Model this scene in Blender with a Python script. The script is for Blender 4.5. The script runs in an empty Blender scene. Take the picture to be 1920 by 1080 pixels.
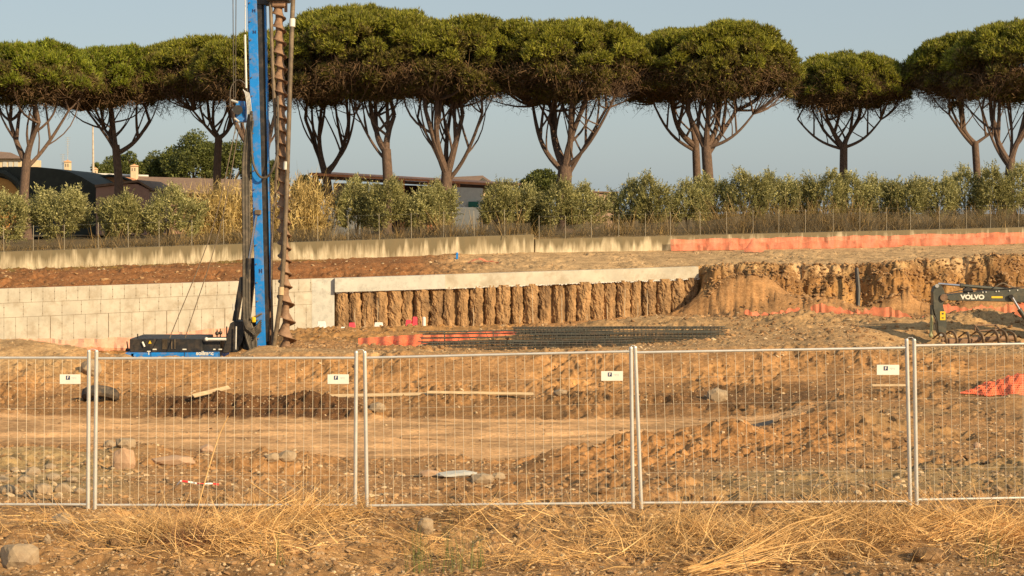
import bpy, math, random
import numpy as np
from mathutils import Vector, Matrix
sc = bpy.context.scene
C = sc.collection
R = math.radians
# ---------------------------------------------------------------- camera, sky, sun
F = 2880.0; HOR = 400.0; CZ = 3.8
cam_d = bpy.data.cameras.new("camera"); cam = bpy.data.objects.new("camera", cam_d); C.objects.link(cam)
cam.location = (0, 0, CZ); cam.rotation_euler = (R(90), 0, 0)
cam_d.sensor_width = 36; cam_d.lens = 36*F/1920; cam_d.shift_y = -(540-HOR)/1920
cam_d.clip_start = .1; cam_d.clip_end = 8000
sc.camera = cam
SUN_EL, SUN_AZ = 25.0, 46.5         # behind the camera, to its right
w = bpy.data.worlds.new("World"); sc.world = w; w.use_nodes = True
nt = w.node_tree; bg = nt.nodes['Background']
sky = nt.nodes.new('ShaderNodeTexSky'); sky.sky_type = 'NISHITA'; sky.sun_disc = False
sky.sun_elevation = R(SUN_EL); sky.sun_rotation = R(180-SUN_AZ)
sky.altitude = 50; sky.air_density = 1.0; sky.dust_density = 2.0; sky.ozone_density = 1.0
hz = nt.nodes.new('ShaderNodeMix'); hz.data_type = 'RGBA'; hz.inputs[0].default_value = .68   # flat, hazy evening air
hz.inputs[7].default_value = (3.55, 4.1, 4.3, 1); nt.links.new(sky.outputs[0], hz.inputs[6]); nt.links.new(hz.outputs[2], bg.inputs[0]); bg.inputs[1].default_value = .10
sl = bpy.data.lights.new("sun", 'SUN'); sun = bpy.data.objects.new("sun", sl); C.objects.link(sun)
sl.energy = 5.0; sl.angle = R(.6); sl.color = (1, .76, .45)
az, el = R(SUN_AZ), R(SUN_EL)
sd = Vector((math.sin(az)*math.cos(el), -math.cos(az)*math.cos(el), math.sin(el)))
sun.rotation_euler = sd.to_track_quat('Z', 'Y').to_euler()
sc.view_settings.view_transform = 'Standard'; sc.view_settings.look = 'None'
sc.view_settings.exposure = 0.40; sc.view_settings.gamma = 1
sc.cycles.max_bounces = 6; sc.cycles.transparent_max_bounces = 16
random.seed(4); rng = np.random.default_rng(7)

# ---------------------------------------------------------------- helpers
def P(px, py, D): return Vector(((px-960)*D/F, D, CZ-(py-HOR)*D/F))
def lerp(a, b, t): return a+(b-a)*t
def _hash(ix, iy, seed):
    n = (ix.astype(np.uint32)*np.uint32(374761393) + iy.astype(np.uint32)*np.uint32(668265263) + np.uint32((seed*2246822519) & 0xffffffff))
    n = (n ^ (n >> np.uint32(13)))*np.uint32(1274126177); n = n ^ (n >> np.uint32(16))
    return (n & np.uint32(0xffffff)).astype(np.float64)/0xffffff
def vn(x, y, seed=0):
    ix = np.floor(x); iy = np.floor(y); fx = x-ix; fy = y-iy
    ix = ix.astype(np.int64); iy = iy.astype(np.int64)
    fx = fx*fx*fx*(fx*(fx*6-15)+10); fy = fy*fy*fy*(fy*(fy*6-15)+10)
    a = _hash(ix, iy, seed); b = _hash(ix+1, iy, seed); c = _hash(ix, iy+1, seed); d = _hash(ix+1, iy+1, seed)
    return (a*(1-fx)+b*fx)*(1-fy)+(c*(1-fx)+d*fx)*fy
def fbm(x, y, s, o=4, seed=0, gain=.5):
    x = np.asarray(x, float); y = np.asarray(y, float); r = 0; a = 1; t = 0; c, sn = math.cos(.6), math.sin(.6)
    x = x/s; y = y/s
    for k in range(o):
        r = r+a*(vn(x, y, seed+k*17)*2-1); t += a; a *= gain
        x, y = (x*c-y*sn)*2.03+7.3, (x*sn+y*c)*2.03+3.1
    return r/t
def sm(a, b, x): t = np.clip((x-a)/(b-a), 0, 1); return t*t*(3-2*t)
def link(o, parent=None):
    C.objects.link(o)
    if parent is not None: o.parent = parent
    return o
def tag(o, label=None, cat=None, group=None, kind=None):
    if label: o['label'] = label
    if cat: o['category'] = cat
    if group: o['group'] = group
    if kind: o['kind'] = kind
    return o
def thing(name, label, cat, loc=(0, 0, 0), group=None):
    o = bpy.data.objects.new(name, None); o.location = loc; o.empty_display_size = .2
    C.objects.link(o); return tag(o, label, cat, group)
def npmesh(name, V, Fa, m, parent=None, smooth=False, colors=None):
    V = np.asarray(V, np.float32); Fa = np.asarray(Fa, np.int32); k = Fa.shape[1]
    me = bpy.data.meshes.new(name); me.vertices.add(len(V)); me.vertices.foreach_set('co', V.ravel())
    me.loops.add(Fa.size); me.loops.foreach_set('vertex_index', Fa.ravel())
    me.polygons.add(len(Fa)); me.polygons.foreach_set('loop_start', np.arange(0, Fa.size, k, dtype=np.int32))
    me.polygons.foreach_set('use_smooth', np.full(len(Fa), smooth))
    me.update(calc_edges=True); me.materials.append(m)
    if colors is not None:
        a = me.color_attributes.new('soil', 'FLOAT_COLOR', 'POINT'); a.data.foreach_set('color', np.asarray(colors, np.float32).ravel())
    return link(bpy.data.objects.new(name, me), parent)
class MB:
    """collects shapes; build() links them as one mesh object whose origin is the parent's"""
    def __init__(s, org=(0, 0, 0)): s.v = []; s.f = []; s.o = Vector(org)
    def add(s, vs, fs):
        b = len(s.v); s.v += [tuple(Vector(p)-s.o) for p in vs]; s.f += [tuple(i+b for i in f) for f in fs]; return s
    def box(s, c, d, rot=None):
        c = Vector(c); h = Vector(d)/2; vs = []
        for i in range(8):
            p = Vector((h.x*(1 if i & 1 else -1), h.y*(1 if i & 2 else -1), h.z*(1 if i & 4 else -1)))
            if rot is not None: p = rot @ p
            vs.append(c+p)
        return s.add(vs, [(0, 2, 3, 1), (4, 5, 7, 6), (0, 1, 5, 4), (2, 6, 7, 3), (0, 4, 6, 2), (1, 3, 7, 5)])
    def tube(s, pts, rad, n=8, cap=True):
        pts = [Vector(p) for p in pts]
        if not hasattr(rad, '__len__'): rad = [rad]*len(pts)
        vs = []; fs = []; up = None
        for i, p in enumerate(pts):
            d = (pts[min(i+1, len(pts)-1)]-pts[max(i-1, 0)]).normalized()
            if up is None: up = Vector((0, 0, 1)) if abs(d.z) < .9 else Vector((1, 0, 0))
            a = d.cross(up).normalized(); b = d.cross(a).normalized(); up = -b if False else up
            for k in range(n):
                q = 2*math.pi*k/n; vs.append(p+(a*math.cos(q)+b*math.sin(q))*rad[i])
        for i in range(len(pts)-1):
            for k in range(n):
                k2 = (k+1) % n; fs.append((i*n+k, i*n+k2, (i+1)*n+k2, (i+1)*n+k))
        if cap: fs.append(tuple(range(n))[::-1]); fs.append(tuple(range((len(pts)-1)*n, len(pts)*n)))
        return s.add(vs, fs)
    def prism(s, poly, y0, y1):
        """outline given as world (x,z), extruded between depths y0 and y1"""
        n = len(poly); vs = [(p[0], y0, p[1]) for p in poly]+[(p[0], y1, p[1]) for p in poly]
        fs = [tuple(range(n)), tuple(range(n, 2*n))[::-1]]+[(i, i+n, (i+1) % n+n, (i+1) % n) for i in range(n)]
        return s.add(vs, fs)
    def ball(s, c, r, n=8, sq=(1, 1, 1)):
        vs = []; fs = []; c = Vector(c)
        for i in range(n+1):
            a = math.pi*i/n
            for k in range(n*2):
                b = math.pi*k/n; vs.append(c+Vector((math.sin(a)*math.cos(b)*sq[0], math.sin(a)*math.sin(b)*sq[1], math.cos(a)*sq[2]))*r)
        for i in range(n):
            for k in range(n*2):
                k2 = (k+1) % (n*2); fs.append((i*2*n+k, i*2*n+k2, (i+1)*2*n+k2, (i+1)*2*n+k))
        return s.add(vs, fs)
    def build(s, name, m, parent=None, smooth=False, bevel=0):
        me = bpy.data.meshes.new(name); me.from_pydata(s.v, [], s.f); me.update(); me.materials.append(m)
        if smooth: me.polygons.foreach_set('use_smooth', [True]*len(me.polygons)); me.set_sharp_from_angle(angle=R(40))
        o = link(bpy.data.objects.new(name, me), parent)
        if parent is None: o.location = s.o
        if bevel:
            b = o.modifiers.new('b', 'BEVEL'); b.width = bevel; b.segments = 1; b.limit_method = 'ANGLE'
        return o
def pick(px, py, D): v = P(px, py, D); return (v.x, v.z)
def curve(pts, n=12):
    """Catmull-Rom through points"""
    pts = [Vector(p) for p in pts]; q = [pts[0]*2-pts[1]]+pts+[pts[-1]*2-pts[-2]]; out = []
    for i in range(1, len(q)-2):
        for k in range(n):
            t = k/n; a, b, c, d = q[i-1], q[i], q[i+1], q[i+2]
            out.append(.5*((2*b)+(c-a)*t+(2*a-5*b+4*c-d)*t*t+(3*b-3*c+d-a)*t**3))
    out.append(pts[-1]); return out

# ---------------------------------------------------------------- materials
def nmat(name):
    m = bpy.data.materials.new(name); m.use_nodes = True; t = m.node_tree
    return m, t, t.nodes['Principled BSDF']
def N(t, typ, **kw):
    n = t.nodes.new(typ)
    for k, v in kw.items():
        if k.startswith('i_'): n.inputs[k[2:].replace('_', ' ')].default_value = v
        else: setattr(n, k, v)
    return n
def ramp(t, src, stops):
    r = t.nodes.new('ShaderNodeValToRGB'); e = r.color_ramp.elements
    while len(e) < len(stops): e.new(.5)
    for k, (p, c) in enumerate(stops): e[k].position = p; e[k].color = c if len(c) == 4 else (*c, 1)
    t.links.new(src, r.inputs[0]); return r.outputs[0]
def mix(t, a, b, f, mode='MIX'):
    n = t.nodes.new('ShaderNodeMix'); n.data_type = 'RGBA'; n.blend_type = mode
    for s, v in ((n.inputs[0], f), (n.inputs[6], a), (n.inputs[7], b)):
        if hasattr(v, 'links') or isinstance(v, bpy.types.NodeSocket): t.links.new(v, s)
        else: s.default_value = v if not isinstance(v, tuple) else (*v[:3], 1)
    return n.outputs[2]
def noise(t, scale, det=4, rough=.6, coord=None, stretch=None):
    n = N(t, 'ShaderNodeTexNoise'); n.inputs['Scale'].default_value = scale; n.inputs['Detail'].default_value = det; n.inputs['Roughness'].default_value = rough
    tc = N(t, 'ShaderNodeTexCoord'); s = tc.outputs['Object']
    if stretch:
        mp = N(t, 'ShaderNodeMapping'); mp.inputs['Scale'].default_value = stretch; t.links.new(s, mp.inputs[0]); s = mp.outputs[0]
    t.links.new(s, n.inputs['Vector']); return n.outputs['Fac']
def simple(name, col, rough=.7, metal=0, var=.25, scale=3, dirt=None, dirt_amt=.5, dscale=2.0, bump=.0, stretch=None):
    m, t, b = nmat(name); b.inputs['Roughness'].default_value = rough; b.inputs['Metallic'].default_value = metal
    f = noise(t, scale, 5, .65, stretch=stretch)
    lo = tuple(max(0, c*(1-var)) for c in col); hi = tuple(min(1, c*(1+var)) for c in col)
    c = ramp(t, f, [(.3, lo), (.7, hi)])
    if dirt:
        f2 = noise(t, dscale, 6, .7, stretch=stretch)
        g = ramp(t, f2, [(.48, (0, 0, 0)), (.66, (dirt_amt,)*3)])
        c = mix(t, c, dirt, g)
    t.links.new(c, b.inputs['Base Color'])
    if bump:
        bp = N(t, 'ShaderNodeBump'); bp.inputs['Strength'].default_value = bump; bp.inputs['Distance'].default_value = .02
        t.links.new(noise(t, scale*6, 5, .7, stretch=stretch), bp.inputs['Height']); t.links.new(bp.outputs[0], b.inputs['Normal'])
    return m
def leafmat(name, c1, c2, c3, trans=.3, scale=.5, rough=.6):
    m, t, b = nmat(name); b.inputs['Roughness'].default_value = rough
    g = N(t, 'ShaderNodeNewGeometry')
    isl = ramp(t, g.outputs['Random Per Island'], [(0, c1), (.5, c2), (1, c3)])
    f = noise(t, scale, 3, .6)
    c = mix(t, isl, ramp(t, f, [(.3, (.62, .58, .52)), (.7, (1.25, 1.2, 1.1))]), 1.0, 'MULTIPLY')
    t.links.new(c, b.inputs['Base Color'])
    tr = N(t, 'ShaderNodeBsdfTranslucent'); t.links.new(c, tr.inputs[0])
    ms = N(t, 'ShaderNodeMixShader'); ms.inputs[0].default_value = trans
    t.links.new(b.outputs[0], ms.inputs[1]); t.links.new(tr.outputs[0], ms.inputs[2]); t.links.new(ms.outputs[0], t.nodes['Material Output'].inputs[0])
    return m
def soilmat(name, attr=True, base=(.3, .19, .11), stones=1.0, s0=1.0):
    m, t, b = nmat(name); b.inputs['Roughness'].default_value = .95; b.inputs['Specular IOR Level'].default_value = .15
    if attr:
        a = N(t, 'ShaderNodeAttribute', attribute_name='soil'); c = a.outputs['Color']
    else:
        rg = N(t, 'ShaderNodeRGB'); rg.outputs[0].default_value = (*base, 1); c = rg.outputs[0]
    c = mix(t, c, ramp(t, noise(t, .9*s0, 8, .7), [(.32, (.62, .60, .58)), (.66, (1.32, 1.28, 1.22))]), 1.0, 'MULTIPLY')
    c = mix(t, c, ramp(t, noise(t, 7*s0, 6, .75), [(.35, (.70, .66, .62)), (.65, (1.22, 1.24, 1.26))]), 1.0, 'MULTIPLY')
    tc = N(t, 'ShaderNodeTexCoord')
    for sca, th, col, am in ((9*s0, .16, (.46, .34, .21), .7), (26*s0, .19, (.46, .34, .21), .7), (5*s0, .10, (.10, .055, .03), .7)):
        v = N(t, 'ShaderNodeTexVoronoi'); v.inputs['Scale'].default_value = sca; t.links.new(tc.outputs['Object'], v.inputs['Vector'])
        k = ramp(t, v.outputs['Distance'], [(th, (am*stones,)*3), (th+.10, (0, 0, 0))])
        # only some of the cells hold a pebble
        sep = N(t, 'ShaderNodeSeparateColor'); t.links.new(v.outputs['Color'], sep.inputs[0])
        gt = N(t, 'ShaderNodeMath', operation='GREATER_THAN'); gt.inputs[1].default_value = .72; t.links.new(sep.outputs[0], gt.inputs[0])
        mu = N(t, 'ShaderNodeMath', operation='MULTIPLY'); t.links.new(k, mu.inputs[0]); t.links.new(gt.outputs[0], mu.inputs[1])
        c = mix(t, c, col, mu.outputs[0])
    t.links.new(c, b.inputs['Base Color'])
    bp = N(t, 'ShaderNodeBump'); bp.inputs['Strength'].default_value = .7; bp.inputs['Distance'].default_value = .05
    t.links.new(noise(t, 14*s0, 8, .75), bp.inputs['Height']); t.links.new(bp.outputs[0], b.inputs['Normal'])
    return m
def netmat(name, col, cell=.05, solid=.45, fill=.25):
    """woven plastic net: cut-out grid plus a little fill"""
    m, t, b = nmat(name); b.inputs['Base Color'].default_value = (*col, 1); b.inputs['Roughness'].default_value = .6
    f = noise(t, 3, 4)
    t.links.new(ramp(t, f, [(.3, tuple(c*.7 for c in col)), (.7, tuple(min(1, c*1.2) for c in col))]), b.inputs['Base Color'])
    tc = N(t, 'ShaderNodeTexCoord'); sp = N(t, 'ShaderNodeSeparateXYZ'); t.links.new(tc.outputs['Object'], sp.inputs[0])
    outs = []
    for ax in ('X', 'Z'):
        mo = N(t, 'ShaderNodeMath', operation='PINGPONG'); mo.inputs[1].default_value = cell/2; t.links.new(sp.outputs[ax], mo.inputs[0])
        lt = N(t, 'ShaderNodeMath', operation='LESS_THAN'); lt.inputs[1].default_value = cell/2*solid; t.links.new(mo.outputs[0], lt.inputs[0]); outs.append(lt.outputs[0])
    mx = N(t, 'ShaderNodeMath', operation='MAXIMUM'); t.links.new(outs[0], mx.inputs[0]); t.links.new(outs[1], mx.inputs[1])
    m2 = N(t, 'ShaderNodeMath', operation='MAXIMUM'); m2.inputs[1].default_value = fill; t.links.new(mx.outputs[0], m2.inputs[0])
    t.links.new(m2.outputs[0], b.inputs['Alpha']); return m
M = {}
M['ground'] = soilmat('ground_soil')
M['pile'] = simple('pile_soil', (.34, .205, .095), .95, 0, .45, 2.6, (.10, .06, .033), .8, 1.0, .8, (1, 1, .4))
M['clod'] = soilmat('clod_soil', False, (.27, .17, .09), .2, 3)
M['galv'] = simple('galvanised_steel', (.56, .54, .50), .45, .35, .12, 8)
M['wire'] = simple('wire', (.72, .62, .46), .5, .2, .15, 8)
M['blue'] = simple('blue_paint', (.008, .20, .62), .4, 0, .15, 1.2, (.24, .20, .15), .6, 2.2)
M['dark'] = simple('dark_steel', (.022, .022, .023), .5, .1, .3, 3, (.11, .08, .055), .6, 2)
M['hose'] = simple('rubber_hose', (.055, .045, .032), .6, 0, .4, 2, (.20, .15, .10), .5, 3)
M['rust'] = simple('muddy_steel', (.25, .15, .09), .75, .1, .4, 5, (.28, .17, .10), .7, 3, .3)
M['pole'] = simple('old_hose_pole', (.13, .095, .06), .6, 0, .3, 3, (.3, .22, .13), .4, 3)
M['chrome'] = simple('chrome_rod', (.55, .56, .62), .2, .9, .1, 3)
M['yellow'] = simple('yellow_paint', (.75, .50, .02), .5, 0, .1, 3)
M['white'] = simple('white_paint', (.72, .70, .62), .5, 0, .08, 3)
M['navy'] = simple('navy_print', (.02, .03, .10), .5, 0, .1, 3)
M['palegrey'] = simple('pale_print', (.50, .50, .47), .5, 0, .1, 3)
M['exgrey'] = simple('excavator_grey', (.06, .062, .05), .45, .1, .25, 2, (.17, .14, .09), .5, 3)
M['conc'] = simple('fresh_concrete', (.50, .46, .375), .85, 0, .16, .8, (.33, .27, .19), .65, 1.2, .25)
M['conc2'] = simple('new_concrete', (.50, .49, .44), .85, 0, .12, 1.0, (.30, .29, .26), .6, 2.4, .2)
M['grout'] = simple('grout', (.5, .40, .27), .9, 0, .3, 6)
M['joint'] = simple('joint_line', (.22, .18, .13), .9, 0, .3, 3)
M['plastic_w'] = simple('white_plastic', (.72, .70, .66), .5, 0, .08, 3)
M['plastic_r'] = simple('pink_red_plastic', (.75, .06, .09), .45, 0, .15, 3)
M['orange'] = netmat('orange_net', (.85, .17, .07), .06, .5, .22)
M['orange_far'] = netmat('orange_net_far', (.74, .19, .10), .12, .0, .62)
M['pinknet'] = netmat('faded_net', (.80, .33, .20), .12, .0, .62)
M['rebar'] = simple('rebar', (.095, .093, .075), .6, .4, .3, 5, (.2, .11, .06), .4, 2)
M['bark'] = simple('pine_bark', (.105, .068, .05), .9, 0, .4, 3, (.24, .15, .10), .6, 4, .6, (3, 3, 1))
M['needle'] = leafmat('pine_needle', (.12, .14, .015), (.26, .275, .03), (.48, .48, .07), .45, .45)
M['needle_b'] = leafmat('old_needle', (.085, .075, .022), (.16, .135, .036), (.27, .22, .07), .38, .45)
M['needle_y'] = leafmat('pine_needle_bright', (.11, .15, .012), (.22, .27, .022), (.38, .42, .045), .4, .45)
M['twig'] = leafmat('dead_twig', (.07, .042, .022), (.13, .078, .04), (.20, .125, .062), .05, .5, .9)
M['olive'] = leafmat('olive_leaf', (.14, .15, .05), (.34, .345, .14), (.66, .63, .32), .35, .8)
M['olive_d'] = leafmat('olive_leaf_deep', (.12, .13, .04), (.29, .29, .11), (.54, .51, .24), .35, .8)
M['broad'] = leafmat('broad_leaf', (.06, .08, .018), (.11, .135, .03), (.17, .19, .045), .25, .3)
M['reed'] = leafmat('dry_cane', (.30, .23, .08), (.52, .40, .16), (.68, .54, .26), .2, .6)
M['weed'] = leafmat('dry_weed', (.12, .09, .035), (.24, .17, .07), (.42, .29, .12), .15, .5)
M['straw'] = leafmat('straw', (.42, .25, .10), (.68, .43, .18), (.88, .62, .30), .15, .9)
M['grass'] = leafmat('green_grass', (.09, .14, .03), (.14, .19, .05), (.22, .25, .08), .2, 1)
M['stem'] = simple('stem_wood', (.12, .09, .06), .9, 0, .3, 4)
M['stone'] = simple('grey_stone', (.33, .245, .155), .9, 0, .25, 5, (.20, .13, .08), .6, 4, .5)
M['stone_p'] = simple('pink_block', (.42, .27, .17), .9, 0, .2, 5, (.25, .16, .09), .4, 4, .4)
M['timber'] = simple('pale_timber', (.52, .38, .22), .8, 0, .2, 3, (.28, .18, .1), .5, 4, .2, (1, 1, 8))
M['tyre'] = simple('tyre_rubber', (.05, .042, .035), .8, 0, .2, 5, (.18, .12, .07), .7, 5, .4)

# ---------------------------------------------------------------- the ground
def t_of(px): return (px-960)/F
def YW(x, y): return 94.4+.219*x
def yw_t(t): return 94.4/(1-.219*t)
def yu_t(t): return 105.2/(1-.219*t)
DK = np.array([6, 16, 20, 22, 26, 30, 36, 41, 45, 49.5, 51.2, 53.5, 55, 58, 61, 66, 72, 80, 84.])
COL = {
 -400: [.1, 0, -.05, -.15, -.6, -1.0, -1.75, -2.5, -2.7, -2.5, -2.4, -2.1, -1.8, -1.1, -1.5, -3.5, -4.1, -4.1, -4.1],
 0:    [.1, 0, -.05, -.15, -.6, -1.0, -1.75, -2.5, -2.7, -2.5, -2.4, -2.1, -1.8, -1.1, -1.5, -3.5, -4.1, -4.1, -4.1],
 130:  [.1, 0, -.05, -.15, -.6, -1.0, -1.75, -2.5, -2.7, -2.6, -2.4, -2.3, -2.0, -1.25, -1.6, -3.5, -4.1, -4.1, -4.1],
 250:  [.1, 0, -.05, -.15, -.55, -.95, -1.75, -2.55, -2.7, -2.7, -2.35, -2.5, -2.3, -1.60, -1.95, -3.5, -4.1, -4.1, -4.1],
 430:  [.1, 0, -.05, -.15, -.6, -1.1, -1.85, -2.6, -2.7, -2.7, -2.35, -2.6, -2.4, -1.62, -1.95, -3.4, -4.1, -4.1, -4.1],
 480:  [.1, 0, -.05, -.18, -.7, -1.2, -1.95, -2.6, -2.7, -2.7, -2.35, -2.6, -2.4, -1.5, -1.65, -2.3, -2.9, -4.1, -4.1],
 560:  [.1, 0, -.05, -.2, -.85, -1.35, -2.05, -2.65, -2.7, -2.7, -2.35, -2.6, -2.4, -1.4, -1.62, -1.95, -2.35, -2.9, -3.1],
 700:  [.1, 0, -.05, -.25, -.98, -1.46, -2.07, -2.68, -2.7, -2.7, -2.4, -2.6, -2.4, -1.45, -1.7, -2.0, -2.4, -2.75, -2.9],
 960:  [.1, 0, -.05, -.25, -1.0, -1.55, -2.15, -2.7, -2.7, -2.7, -2.4, -2.55, -2.35, -1.4, -1.7, -2.1, -2.3, -2.5, -2.7],
 1200: [.1, 0, -.06, -.2, -.8, -1.2, -1.75, -2.45, -2.7, -2.7, -2.4, -2.45, -2.3, -1.37, -1.6, -1.85, -2.1, -2.2, -2.2],
 1400: [.1, 0, -.06, -.2, -.7, -1.1, -1.6, -2.2, -2.6, -2.65, -2.4, -2.4, -2.2, -1.25, -1.4, -1.6, -1.75, -1.9, -2.0],
 1600: [.1, 0, -.03, -.15, -.65, -1.05, -1.5, -1.65, -1.9, -2.1, -2.15, -2.25, -2.1, -1.25, -1.35, -1.55, -1.7, -1.75, -1.8],
 1690: [.1, 0, -.01, -.13, -.62, -1.08, -1.65, -1.8, -1.95, -2.07, -2.1, -2.15, -2.05, -1.4, -1.55, -1.95, -2.35, -1.45, -1.5],
 1800: [.1, 0, 0, -.12, -.6, -1.1, -1.75, -1.9, -2.0, -2.05, -2.05, -2.05, -2.0, -1.5, -1.55, -1.95, -2.35, -1.45, -1.5],
 2400: [.1, 0, .02, -.1, -.6, -1.1, -1.75, -1.9, -2.0, -2.05, -2.05, -2.05, -2.0, -1.5, -1.55, -1.95, -2.35, -1.45, -1.5]}
CX = np.array(sorted(COL), float); CT = np.array([COL[int(k)] for k in CX])
DK2 = np.insert(DK, 17, 75.5); CT = np.array([np.interp(DK2, DK, c_) for c_ in CT]); DK = DK2
for k_ in (-3, -2, -1): CT[k_, 16:] = [-2.42, -1.40, -1.85, -2.25]
ZB = ([-400, 0, 430, 480, 560, 640, 1000, 1250, 1310, 1600, 1900, 2400], [-4.1, -4.1, -4.1, -4.0, -3.3, -3.2, -3.04, -2.57, -2.5, -2.46, -2.55, -2.5])
ZT = ([-400, 0, 640, 1310, 1400, 1600, 1900, 2400], [-1.0, -.66, -.22, .30, .55, .40, 1.0, 1.4])
ZU = ([-400, 0, 400, 640, 1000, 1250, 1600, 1920, 2400], [0, .23, .57, .77, 1.09, 1.18, 1.38, 1.63, 1.9])
ZUP = ([-400, 0, 1000, 1920, 2400], [.9, 1.22, 2.15, 2.65, 2.9])
TF = ([-400, 0, 250, 480, 700, 960, 1200, 1400, 1560, 2400], [43.7, 43.5, 42, 41, 39.5, 39, 41, 43.5, 49, 52])
MOUNDS = [(1325, 95.6, 1.0, 1.6, 1.2), (1450, 96.0, 1.3, 1.4, 1.1), (1540, 96.3, 1.1, 1.8, 1.2), (1690, 97.6, 1.2, 2.0, 1.2), (1850, 98.8, 1.0, 2.4, 1.2), (1060, 34, .45, 1.0, 1.1), (1180, 36, .35, .9, 1), (900, 32, .22, .9, .7), (1330, 37, .45, 1.4, 1.2), (1480, 38.5, .35, 1.2, 1.2), (1620, 39, .4, 1.5, 1.3),
          (60, 30, .2, 1, 1), (270, 31, .25, .8, .8), (560, 30, .3, 1.0, .8), (20, 57, .25, 2.5, 1.6), (230, 62.5, .45, .7, .6), (1130, 73, .75, 1.9, 1.6), (1395, 95.2, 2.2, 1.9, 1.4),
          (1500, 80, .5, 2, 1.4), (1280, 78, .5, 2.4, 1.5), (1250, 84, .4, 3, 2), (1850, 77, .5, 1.6, 1.0), (1770, 78, .25, 1.5, 1.0), (1480, 93.5, 1.0, 2.2, 1.3), (1560, 92, .5, 1.6, 1.2),
          (585, 88, .45, 3, 2), (640, 84, .3, 2, 1.5), (760, 90, .3, 4, 1), (500, 60.3, .22, .7, .6), (1850, 50, .30, .8, .8), (1905, 47.0, .3, .7, .6), (640, 17.5, .12, .8, .5), (370, 17.6, .16, 1.0, .5), (1560, 18, .14, 1.0, .5), (1800, 17.6, .12, 1.2, .6)]
def ground(x, y, detail=True, col=False):
    x = np.asarray(x, float); y = np.asarray(y, float); yy = np.maximum(y, 1.)
    t = x/yy; px = 960+F*t; pc = np.clip(px, CX[0], CX[-1])
    jx = np.clip(np.searchsorted(CX, pc)-1, 0, len(CX)-2); fx = (pc-CX[jx])/(CX[jx+1]-CX[jx]); fx = fx*fx*(3-2*fx)
    yc = np.clip(yy, DK[0], DK[-1]); jy = np.clip(np.searchsorted(DK, yc)-1, 0, len(DK)-2); fy = (yc-DK[jy])/(DK[jy+1]-DK[jy])
    A = (CT[jx, jy]*(1-fx)+CT[jx+1, jy]*fx)*(1-fy)+(CT[jx, jy+1]*(1-fx)+CT[jx+1, jy+1]*fx)*fy
    yw = 94.4+.219*x; yu = 105.2+.219*x
    zb = np.interp(px, *ZB); zt = np.interp(px, *ZT); zu = np.interp(px, *ZU); zup = np.interp(px, *ZUP)
    s1 = lerp(A, zb, np.clip((yy-84)/(yw-1-84), 0, 1))
    cliff = sm(1306, 1322, px)
    g = .35-np.abs(fbm(x, x*0+3, 4.1, 2, 5))*2.4+fbm(x, yy*.5, .8, 5, 9, .65)*.8+np.abs(fbm(x, yy*.6, 2.2, 4, 12, .6))*.7
    Sc = np.clip((yy-(yw-1.3)-g)/2.0, 0, 1); Sc = .75*Sc+.25*sm(0, .5, Sc)
    Sw = np.clip((yy-(yw+.30))/.12, 0, 1)
    S = lerp(Sw, Sc, cliff)
    u = np.clip((yy-yw-.5)/(yu-.3-yw-.5), 0, 1)
    tshape = lerp(sm(0, .45, u)*.8+.2*u, u, sm(600, 1000, px))
    s2 = lerp(zt, zu, tshape)
    z = s1*(1-S)+s2*S
    S2 = np.clip((yy-(yu+.15))/.12, 0, 1); z = z*(1-S2)+zup*S2
    z = lerp(z, 2.0, sm(200, 500, yy))
    for (mp, D, h, sx, sy) in MOUNDS:
        cx = (mp-960)*D/F; q = ((x-cx)/sx)**2+((yy-D)/sy)**2
        z = z+h*np.exp(-q*.9)*(1 if D < 92 else 1)*(1 if D > 90 else 1)
    trk = sm(-.8, .8, yy-np.interp(px, *TF))*(1-sm(48.3, 49.0, yy))*(1-sm(1480, 1580, px))
    if detail:
        n1 = fbm(x, yy, 1.3, 5, 21, .55); n2 = np.abs(fbm(x, yy, .5, 4, 33)); n3 = fbm(x, yy, .16, 3, 44); n0 = fbm(x, yy, 5, 3, 60); patch_ = .35+1.25*sm(-.25, .35, fbm(x, yy, 2.6, 3, 65)+.12*np.sin(x))
        amp = np.interp(yy, [6, 15, 20, 21.5, 25, 40, 49, 50, 55, 61, 66, 84, 92, 100, 114, 200], [.06, .09, .08, .09, .14, .15, .15, .2, .17, .13, .13, .16, .2, .12, .06, .05])
        cfm = sm(-2.6, -1.6, yy-yw)*(1-sm(.6, 1.6, yy-yw))*cliff; rough = amp*(1-.93*trk)*(1-S2)*lerp(patch_, 1.4, cfm)
        z = z+rough*(n1*.9-n2*1.2+.25)+rough*.35*n3+n0*rough*.6
        pits = np.clip(.25-np.abs(fbm(x, yy, .9, 3, 71)), 0, 1)*.6   # sharp creases between clods
        z = z-pits*rough*1.2
        rut = np.sin((yy-.12*x+fbm(x, yy, 6, 2, 80)*.8)*4.2)*.02+np.sin((yy-.12*x)*21)*.008*(vn(x*2, yy*.3, 90))
        z = z+trk*rut
    if not col: return z
    # ---- soil colours that belong to the place (linear)
    def cc(*c): return np.array(c)[None, :]
    n = fbm(x, yy, 3, 4, 101)[:, None]; nb = fbm(x, yy, 1.1, 4, 140)[:, None]
    tan = cc(.66, .43, .25); berm = cc(.375, .225, .115); moist = cc(.115, .062, .032); red = cc(.25, .125, .06); gravel = cc(.45, .335, .215); grey = cc(.38, .29, .165)
    oc = cc(.36, .215, .095); fore = cc(.36, .235, .13)
    c = np.repeat(berm, len(x), 0)
    def put(mask, colr):
        nonlocal c
        mask = np.clip(mask, 0, 1).reshape(-1, 1); c = c*(1-mask)+colr*mask
    Y = yy; X = px
    put(1-sm(19.5, 22, Y), fore)
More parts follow.
